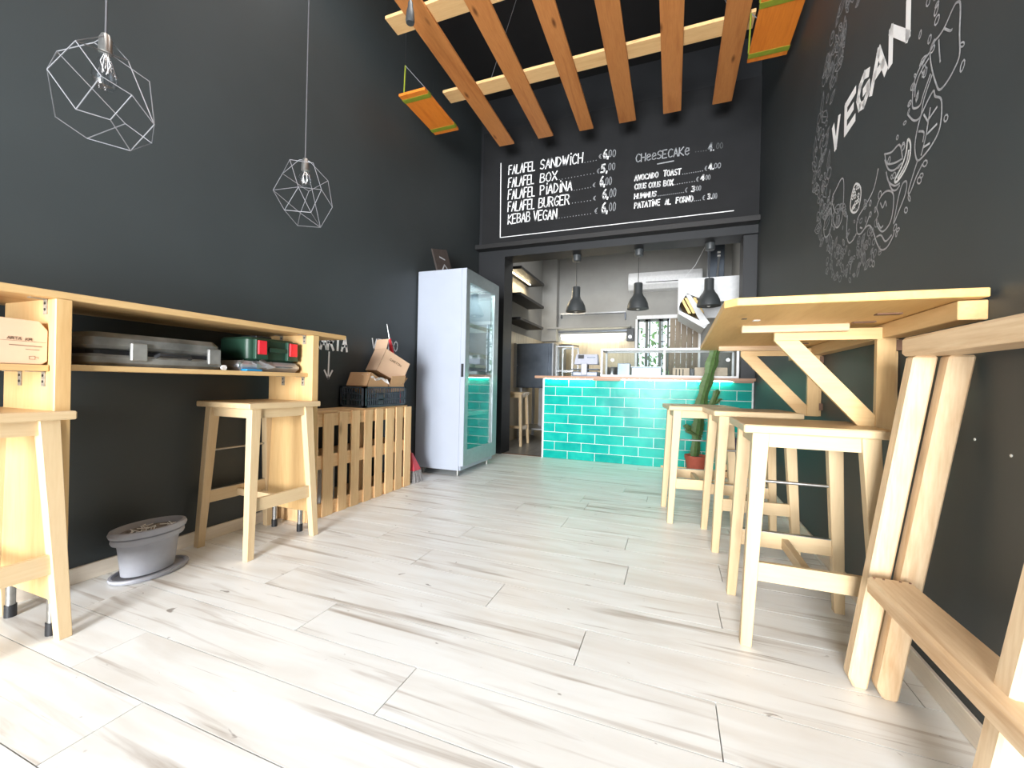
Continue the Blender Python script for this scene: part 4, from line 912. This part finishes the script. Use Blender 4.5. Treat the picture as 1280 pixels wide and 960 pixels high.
# ------------------------------------------------------------------ ceiling slats
cs = thing('ceiling_pergola', 'hanging ceiling grid of six long orange pine boards on pale cross battens', 'ceiling decoration', (-.78, 2.6, 3.5))
for xa, xb in ((-1.855, -1.68), (-1.40, -1.236), (-.955, -.81), (-.553, -.39), (-.136, .025), (.295, .458)):
    Bx('slat', 'slat_y', cs, xa, xb, .3, 4.30 + random.uniform(-.01, .015), 3.5, 3.522, .002)
for y in (3.36, 2.53, 1.3, .5): Bx('cross_batten', 'beam', cs, -2.03, .50, y, y + .155, 3.522, 3.547, .002)
for x in (-1.6, .38):
    for y in (1.38, 3.44):
        m = MB(); m.tube([(x, y, 3.545), (x + (.25 if x < 0 else -.3), y + .05, ZC)], .002, 5); m.build('hanging_wire', 'wire', cs)

def tablet(x0, x1, y0, y1, lab, z=3.2):
    t = thing('hanging_board', lab, 'hanging board', ((x0 + x1) / 2, (y0 + y1) / 2, z), 'orange boards hung on green straps')
    Bx('board', 'orange', t, x0, x1, y0, y1, z, z + .022, .002)
    for y in (y0 + .05, y1 - .09):
        Bx('strap_band', 'green_band', t, x0 - .002, x1 + .002, y, y + .045, z - .002, z + .024)
    for y in (y0 + .07, y1 - .07):
        for x in (x0 + .0, x1 - .0):
            m = MB(); m.tube([(x, y, z + .02), (x0 + .01 if True else x, y, z + .30)], .006 if x == x0 else .003, 6); m.build('cord', 'green_band' if x == x0 else 'wire', t)
    m = MB(); m.tube([(x0 + .01, y0 + .07, z + .3), (x0 + .01, y0 + .07, ZC)], .0016, 5).tube([(x0 + .01, y1 - .07, z + .3), (x0 + .01, y1 - .07, ZC)], .0016, 5); m.build('ceiling_wire', 'blackplastic', t)
tablet(-2.15, -1.90, 2.87, 3.44, 'orange board with green straps hung left of the pine ceiling grid')
tablet(.455, .70, 2.85, 3.41, 'orange board with green straps hung right of the pine ceiling grid')

# dangling socket in front of the slats
so = thing('hanging_socket', 'dark empty lamp socket dangling in front of the pine boards at the top', 'lamp socket', (-1.75, 2.35, 3.24))
c = (-1.68, 2.35)
m = MB(); m.lathe([(.002, 3.245), (.026, 3.245), (.030, 3.26), (.026, 3.32), (.018, 3.35), (.016, 3.38), (.006, 3.40)], (c[0], c[1], 0), 18); m.build('socket', 'lamp_grey', so, 0, True)
m = MB(); m.tube([(c[0], c[1], 3.39), (c[0], c[1], 3.44), (c[0] - .03, c[1], 3.7), (c[0], c[1], ZC)], .004, 6); m.build('cord', 'blackplastic', so)

# ------------------------------------------------------------------ geometric cage pendants
def cage(lab, cen, V, Ed, bulb='st'):
    cen = Vector(cen); t = thing('cage_pendant', lab, 'lamp', tuple(cen), 'wire cage pendants on the left')
    bx_, by_ = -1.9, cen.y + .01
    m = MB()
    for e in Ed.split(): m.tube([cen + Vector(V[e[0]]), cen + Vector(V[e[1]])], .0017, 6)
    m.build('wire_cage', 'wire', t)
    zt = 2.05
    m = MB(); m.lathe([(.002, zt + .02), (.012, zt + .015), (.018, zt), (.02, zt - .05), (.015, zt - .055), (.002, zt - .056)], (bx_, by_, 0), 16); m.build('socket', 'metal', t, 0, True)
    if bulb == 'st': prof = [(.013, zt - .05), (.016, zt - .07), (.034, zt - .12), (.036, zt - .145), (.026, zt - .172), (.002, zt - .182)]
    else: prof = [(.013, zt - .05), (.016, zt - .06), (.032, zt - .08), (.034, zt - .105), (.022, zt - .128), (.002, zt - .135)]
    m = MB(); m.lathe(prof, (bx_, by_, 0), 20); m.build('bulb', 'bulbglass', t, 0, True)
    m = MB()
    for k in range(4):
        a = k * PI / 2; m.tube([(bx_ + .004 * math.cos(a), by_ + .004 * math.sin(a), zt - .055), (bx_ + .014 * math.cos(a), by_ + .014 * math.sin(a), zt - .085), (bx_ + .008 * math.cos(a + .8), by_ + .008 * math.sin(a + .8), zt - .12)], .0012, 4)
    m.build('filament', 'paper', t)
    m = MB(); m.tube([(bx_, by_, zt + .015), (bx_ + .003, by_, 3.0), (bx_, by_, ZC)], .0035, 6); m.build('cord', 'cord', t)
    m = MB()
    for k in 'AOJL' if bulb != 'st' else 'AJL':
        if k in V: m.tube([(bx_, by_, zt + .012), cen + Vector(V[k])], .0016, 5)
    m.build('spoke', 'wire', t)
V1 = {'A': (.127, -.122, .072), 'B': (.082, -.167, -.038), 'C': (.096, -.105, -.126), 'D': (.172, -.078, -.019), 'E': (.187, -.003, -.035), 'F': (.137, -.036, -.127), 'G': (.153, .081, -.078), 'H': (.066, .056, -.169), 'I': (-.162, .035, -.093), 'J': (.014, .069, .177), 'K': (.031, .128, .137), 'L': (-.02, -.013, .19), 'M': (-.132, .136, .015), 'N': (-.039, .177, -.057), 'P': (-.108, -.072, .138), 'R': (-.174, -.047, -.059)}
cage('large twisted wire cage pendant with a long filament bulb at top left', (-1.9, .855, 1.836), V1, 'AB BC CD AD DE EF CF EG FH GH LK AJ GK GN NH IH IR RB PL BP PM NM MI JG')
V2 = {'A': (-.024, -.01, .178), 'B': (-.135, -.018, .118), 'C': (-.174, -.042, .022), 'D': (.054, -.165, .049), 'E': (.148, -.085, .057), 'F': (.173, -.042, -.026), 'G': (.114, -.133, -.044), 'H': (.0, -.115, -.139), 'I': (.107, -.045, -.138), 'K': (-.027, -.008, -.178), 'L': (.025, .1, -.156), 'M': (.154, .054, -.076), 'N': (.044, .129, .118), 'O': (.021, .022, .177), 'P': (-.14, .11, -.05), 'Q': (-.1, .13, .08)}
V2['D'] = (.06, -.14, .10); V2['E'] = (.148, -.075, .10)
cage('smaller round wire cage pendant with a globe bulb, farther along the left wall', (-1.9, 1.72, 1.875), V2, 'AB BC DE EF FM CH HG HI GI IF GF HK KL IL LM MN NO BD CG KP PL PC QB QN QP DG', 'g')

# ------------------------------------------------------------------ kitchen furniture
for z, lab in ((2.47, 'top black kitchen wall shelf with a warm light strip beneath'), (2.10, 'middle black wall shelf in the kitchen, lit from above'), (1.755, 'lowest of three black wall shelves in the kitchen')):
    t = thing('kitchen_shelf', lab, 'shelf', (-2.14, 6.06, z), 'black wall shelves in the kitchen')
    Bx('board', 'black_wood', t, XL, -2.0, 5.5, 6.62, z, z + .04, .003)
    if z > 2.4:
        Bx('led_strip', 'ledwarm', t, -2.20, -2.18, 5.55, 6.45, z - .006, z - .001)
        area('shelf_led_light', (-2.19, 6.0, z - .01), (0, -.5, 0), .02, .9, 8.0, (1.0, .80, .5))
ov = thing('steel_cabinet', 'dark steel kitchen cabinet on a steel stand behind the doorway stool', 'cabinet', (-1.95, 6.35, 0))
Bx('body', 'dark_steel', ov, XL + .03, -1.64, 6.0, 6.75, .80, 1.47, .006)
Bx('door', 'dark_steel', ov, -2.21, -1.72, 5.98, 6.0, .82, 1.46, .004); Bx('edge_post', 'steel', ov, -1.665, -1.645, 5.98, 6.0, .80, 1.475)
Bx('side_frame', 'steel', ov, -2.265, -2.225, 5.975, 6.0, .80, 1.475); Bx('handle', 'steel', ov, -2.26, -2.2, 5.95, 5.965, 1.13, 1.145)
for x in (-2.2, -1.70):
    for y in (6.02, 6.7): Bx('leg', 'steel', ov, x, x + .04, y, y + .04, 0, .80)
Bx('stand_shelf', 'steel', ov, -2.24, -1.66, 6.02, 6.74, .17, .19); Bx('stand_panel', 'steel', ov, -2.02, -1.78, 6.5, 6.52, .19, .80)
gs = thing('glass_cabinet', 'narrow glass fronted unit beside the dark steel cabinet behind the counter', 'cabinet', (-1.5, 6.1, 0))
f = MB()
for x in (-1.615, -1.375): f.box(x, x + .02, 6.0, 6.02, .9, 1.43).box(x, x + .02, 6.38, 6.4, .9, 1.43)
for z in (.9, 1.05, 1.41): f.box(-1.595, -1.375, 6.0, 6.02, z, z + .02).box(-1.595, -1.375, 6.38, 6.4, z, z + .02)
f.build('frame', 'steel', gs); Bx('glass_front', 'glass', gs, -1.6, -1.37, 6.008, 6.012, .92, 1.41); Bx('base_unit', 'dark_steel', gs, -1.62, -1.35, 6.0, 6.4, 0, .9)
m = MB(); m.lathe([(.0, 1.432), (.09, 1.432), (.11, 1.455), (.1, 1.455), (.085, 1.438), (.0, 1.438)], (-1.5, 6.15, 0), 20); m.tube([(-1.41, 6.15, 1.45), (-1.30, 6.12, 1.43)], .008, 6)
recenter(tag(m.build('frying_pan', 'blackplastic', None, 0, True), 'black frying pan lying on the narrow glass unit in the kitchen', 'pan'))
wt = thing('work_bench', 'steel kitchen bench along the far kitchen wall seen through the display case', 'bench', (-.3, 7.3, 0))
Bx('bench_top', 'steel', wt, -1.3, .75, 6.95, 7.58, .87, .9, .003); Bx('under_shelf', 'steel', wt, -1.28, .73, 7.0, 7.55, .25, .27)
for x in (-1.28, -.3, .70):
    for y in (6.98, 7.5): Bx('leg', 'steel', wt, x, x + .04, y, y + .04, 0, .87)
m = MB(); m.lathe([(.001, .9), (.10, .9), (.11, .92), (.11, 1.15), (.10, 1.17), (.001, 1.18)], (-.95, 7.2, 0), 24)
recenter(tag(m.build('stock_pot', 'steel', None, 0, True), 'round steel stock pot on the far kitchen bench', 'pot'))
# small items and shelves on the far wall
rk = thing('wall_rack', 'thin grey metal rack fixed high on the far kitchen wall', 'rack', (-1.38, 7.45, 2.1))
Bx('rack_board', 'steel', rk, -1.95, -.79, 7.5, 7.6, 2.14, 2.16); Bx('end_arm', 'dark_steel', rk, -.80, -.785, 7.5, 7.6, 2.02, 2.14); Bx('end_arm', 'dark_steel', rk, -1.95, -1.935, 7.5, 7.6, 2.08, 2.14)
hs = thing('wall_ledge', 'long pale ledge above the tube light on the far kitchen wall', 'shelf', (-1.4, 7.5, 1.86))
Bx('ledge_board', 'kwall', hs, -2.15, -.69, 7.36, 7.6, 1.865, 1.895, .003); Bx('ledge_rail', 'dark_steel', hs, -1.95, -.75, 7.40, 7.42, 1.80, 1.82)
tl_ = thing('tube_light', 'glowing fluorescent tube light under the ledge on the far kitchen wall', 'lamp', (-1.33, 7.52, 1.7))
Bx('housing', 'white', tl_, -1.95, -.76, 7.54, 7.6, 1.74, 1.79, .003); m = MB(); m.tube([(-1.92, 7.52, 1.71), (-.79, 7.52, 1.71)], .028, 12); m.build('tube', 'tube', tl_, 0, True)
me_ = thing('electric_meter', 'small dark electric meter box beside the tube light on the far wall', 'meter', (-.68, 7.55, 1.66))
Bx('box', 'lamp_grey', me_, -.76, -.64, 7.5, 7.6, 1.64, 1.86, .004); m = MB(); m.tube([(-.70, 7.50, 1.71), (-.70, 7.48, 1.71)], .03, 14); m.build('dial', 'steel', me_)
ac = thing('air_conditioner', 'white wall mounted air conditioner above the kitchen window', 'air conditioner', (-.12, 7.5, 2.5))
m = MB().prism([(-.74, 7.6, 2.80), (-.74, 7.42, 2.79), (-.74, 7.36, 2.70), (-.74, 7.37, 2.58), (-.74, 7.44, 2.50), (-.74, 7.6, 2.49)], (0, 0, 0), (1.16, 0, 0)); m.build('casing', 'white', ac, .01)
Bx('air_slot', 'blackplastic', ac, -.45, .30, 7.366, 7.372, 2.60, 2.612)
# extractor hood
hd_ = thing('extractor_hood', 'white sheet metal extractor hood with duct hanging right behind the counter', 'hood', (.45, 5.9, 1.6))
m = MB().prism([(x, 5.75, z) for x, z in ((.045, 2.235), (.80, 2.235), (.80, 1.93), (.40, 1.93), (.15, 2.05), (.075, 1.93), (.045, 1.84))], (0, 0, 0), (0, .014, 0))
m.box(.045, .06, 5.765, 6.5, 1.84, 2.225).box(.045, .80, 6.485, 6.5, 1.84, 2.225).box(.045, .80, 5.765, 6.5, 2.225, 2.24); m.build('canopy', 'white', hd_)
MB().hexa([(.05, 5.77, 1.80), (.36, 5.77, 1.60), (.36, 6.4, 1.60), (.05, 6.4, 1.80), (.05, 5.77, 1.85), (.40, 5.77, 1.65), (.40, 6.4, 1.65), (.05, 6.4, 1.85)]).build('drip_panel', 'white', hd_, .003)
MB().hexa([(.13, 5.745, 2.04), (.19, 5.745, 2.03), (.19, 5.76, 2.03), (.13, 5.76, 2.04), (.34, 5.73, 1.62), (.42, 5.73, 1.66), (.42, 5.745, 1.66), (.34, 5.745, 1.62)]).build('side_flap', 'white', hd_, .002)
for k in range(4):
    a = .07 + k * .05; MB().hexa([(a, 5.79, 2.0), (a + .035, 5.79, 2.0), (a + .035, 6.3, 2.0), (a, 6.3, 2.0), (a + .10, 5.79, 1.80), (a + .135, 5.79, 1.80), (a + .135, 6.3, 1.80), (a + .10, 6.3, 1.80)]).build('filter', 'hoodfilter', hd_)
Bx('duct', 'dark_steel', hd_, .40, .59, 5.95, 6.15, 2.24, 3.4, .005)
m = MB(); m.tube([(.50, 5.88, 2.24), (.52, 5.88, 2.52)], .012, 8); m.build('valve_pipe', 'steel', hd_, 0, True)
for z in (2.54, 2.585): Bx('label_tag', 'paper', hd_, .505, .54, 5.93, 5.95, z, z + .02)
m = MB(); m.tube([(.10, 5.75, 2.24), (.24, 5.85, 2.42), (.5, 6.1, 3.0)], .0035, 5); m.build('stay_wire', 'white', hd_)
# violet bag hanging low on the counter side
vb = MB().hexa([(.50, 4.50, .14), (.66, 4.50, .14), (.66, 4.66, .14), (.50, 4.66, .14), (.53, 4.53, .50), (.63, 4.53, .50), (.63, 4.62, .50), (.53, 4.62, .50)])
t = thing('wooden_crate', 'small brown wooden crate on the floor behind the right hand stools', 'crate', (.58, 4.55, 0))
for z in (.0, .07):
    Bx('crate_board', 'pallet_x', t, .44, .73, 4.47, 4.485, z + .004, z + .06, .002); Bx('crate_board', 'pallet_x', t, .44, .73, 4.685, 4.70, z + .004, z + .06, .002)
Bx('crate_floor', 'pallet_x', t, .44, .73, 4.487, 4.683, .004, .014)
for x in (.44, .715): Bx('crate_end', 'pallet_y', t, x, x + .015, 4.487, 4.683, .014, .134)
tag(recenter(vb.build('violet_bag', 'purple', None, .015)), 'dark violet bag standing in the brown crate by the cactus', 'bag')
bpy.data.objects['violet_bag'].location.z = .014
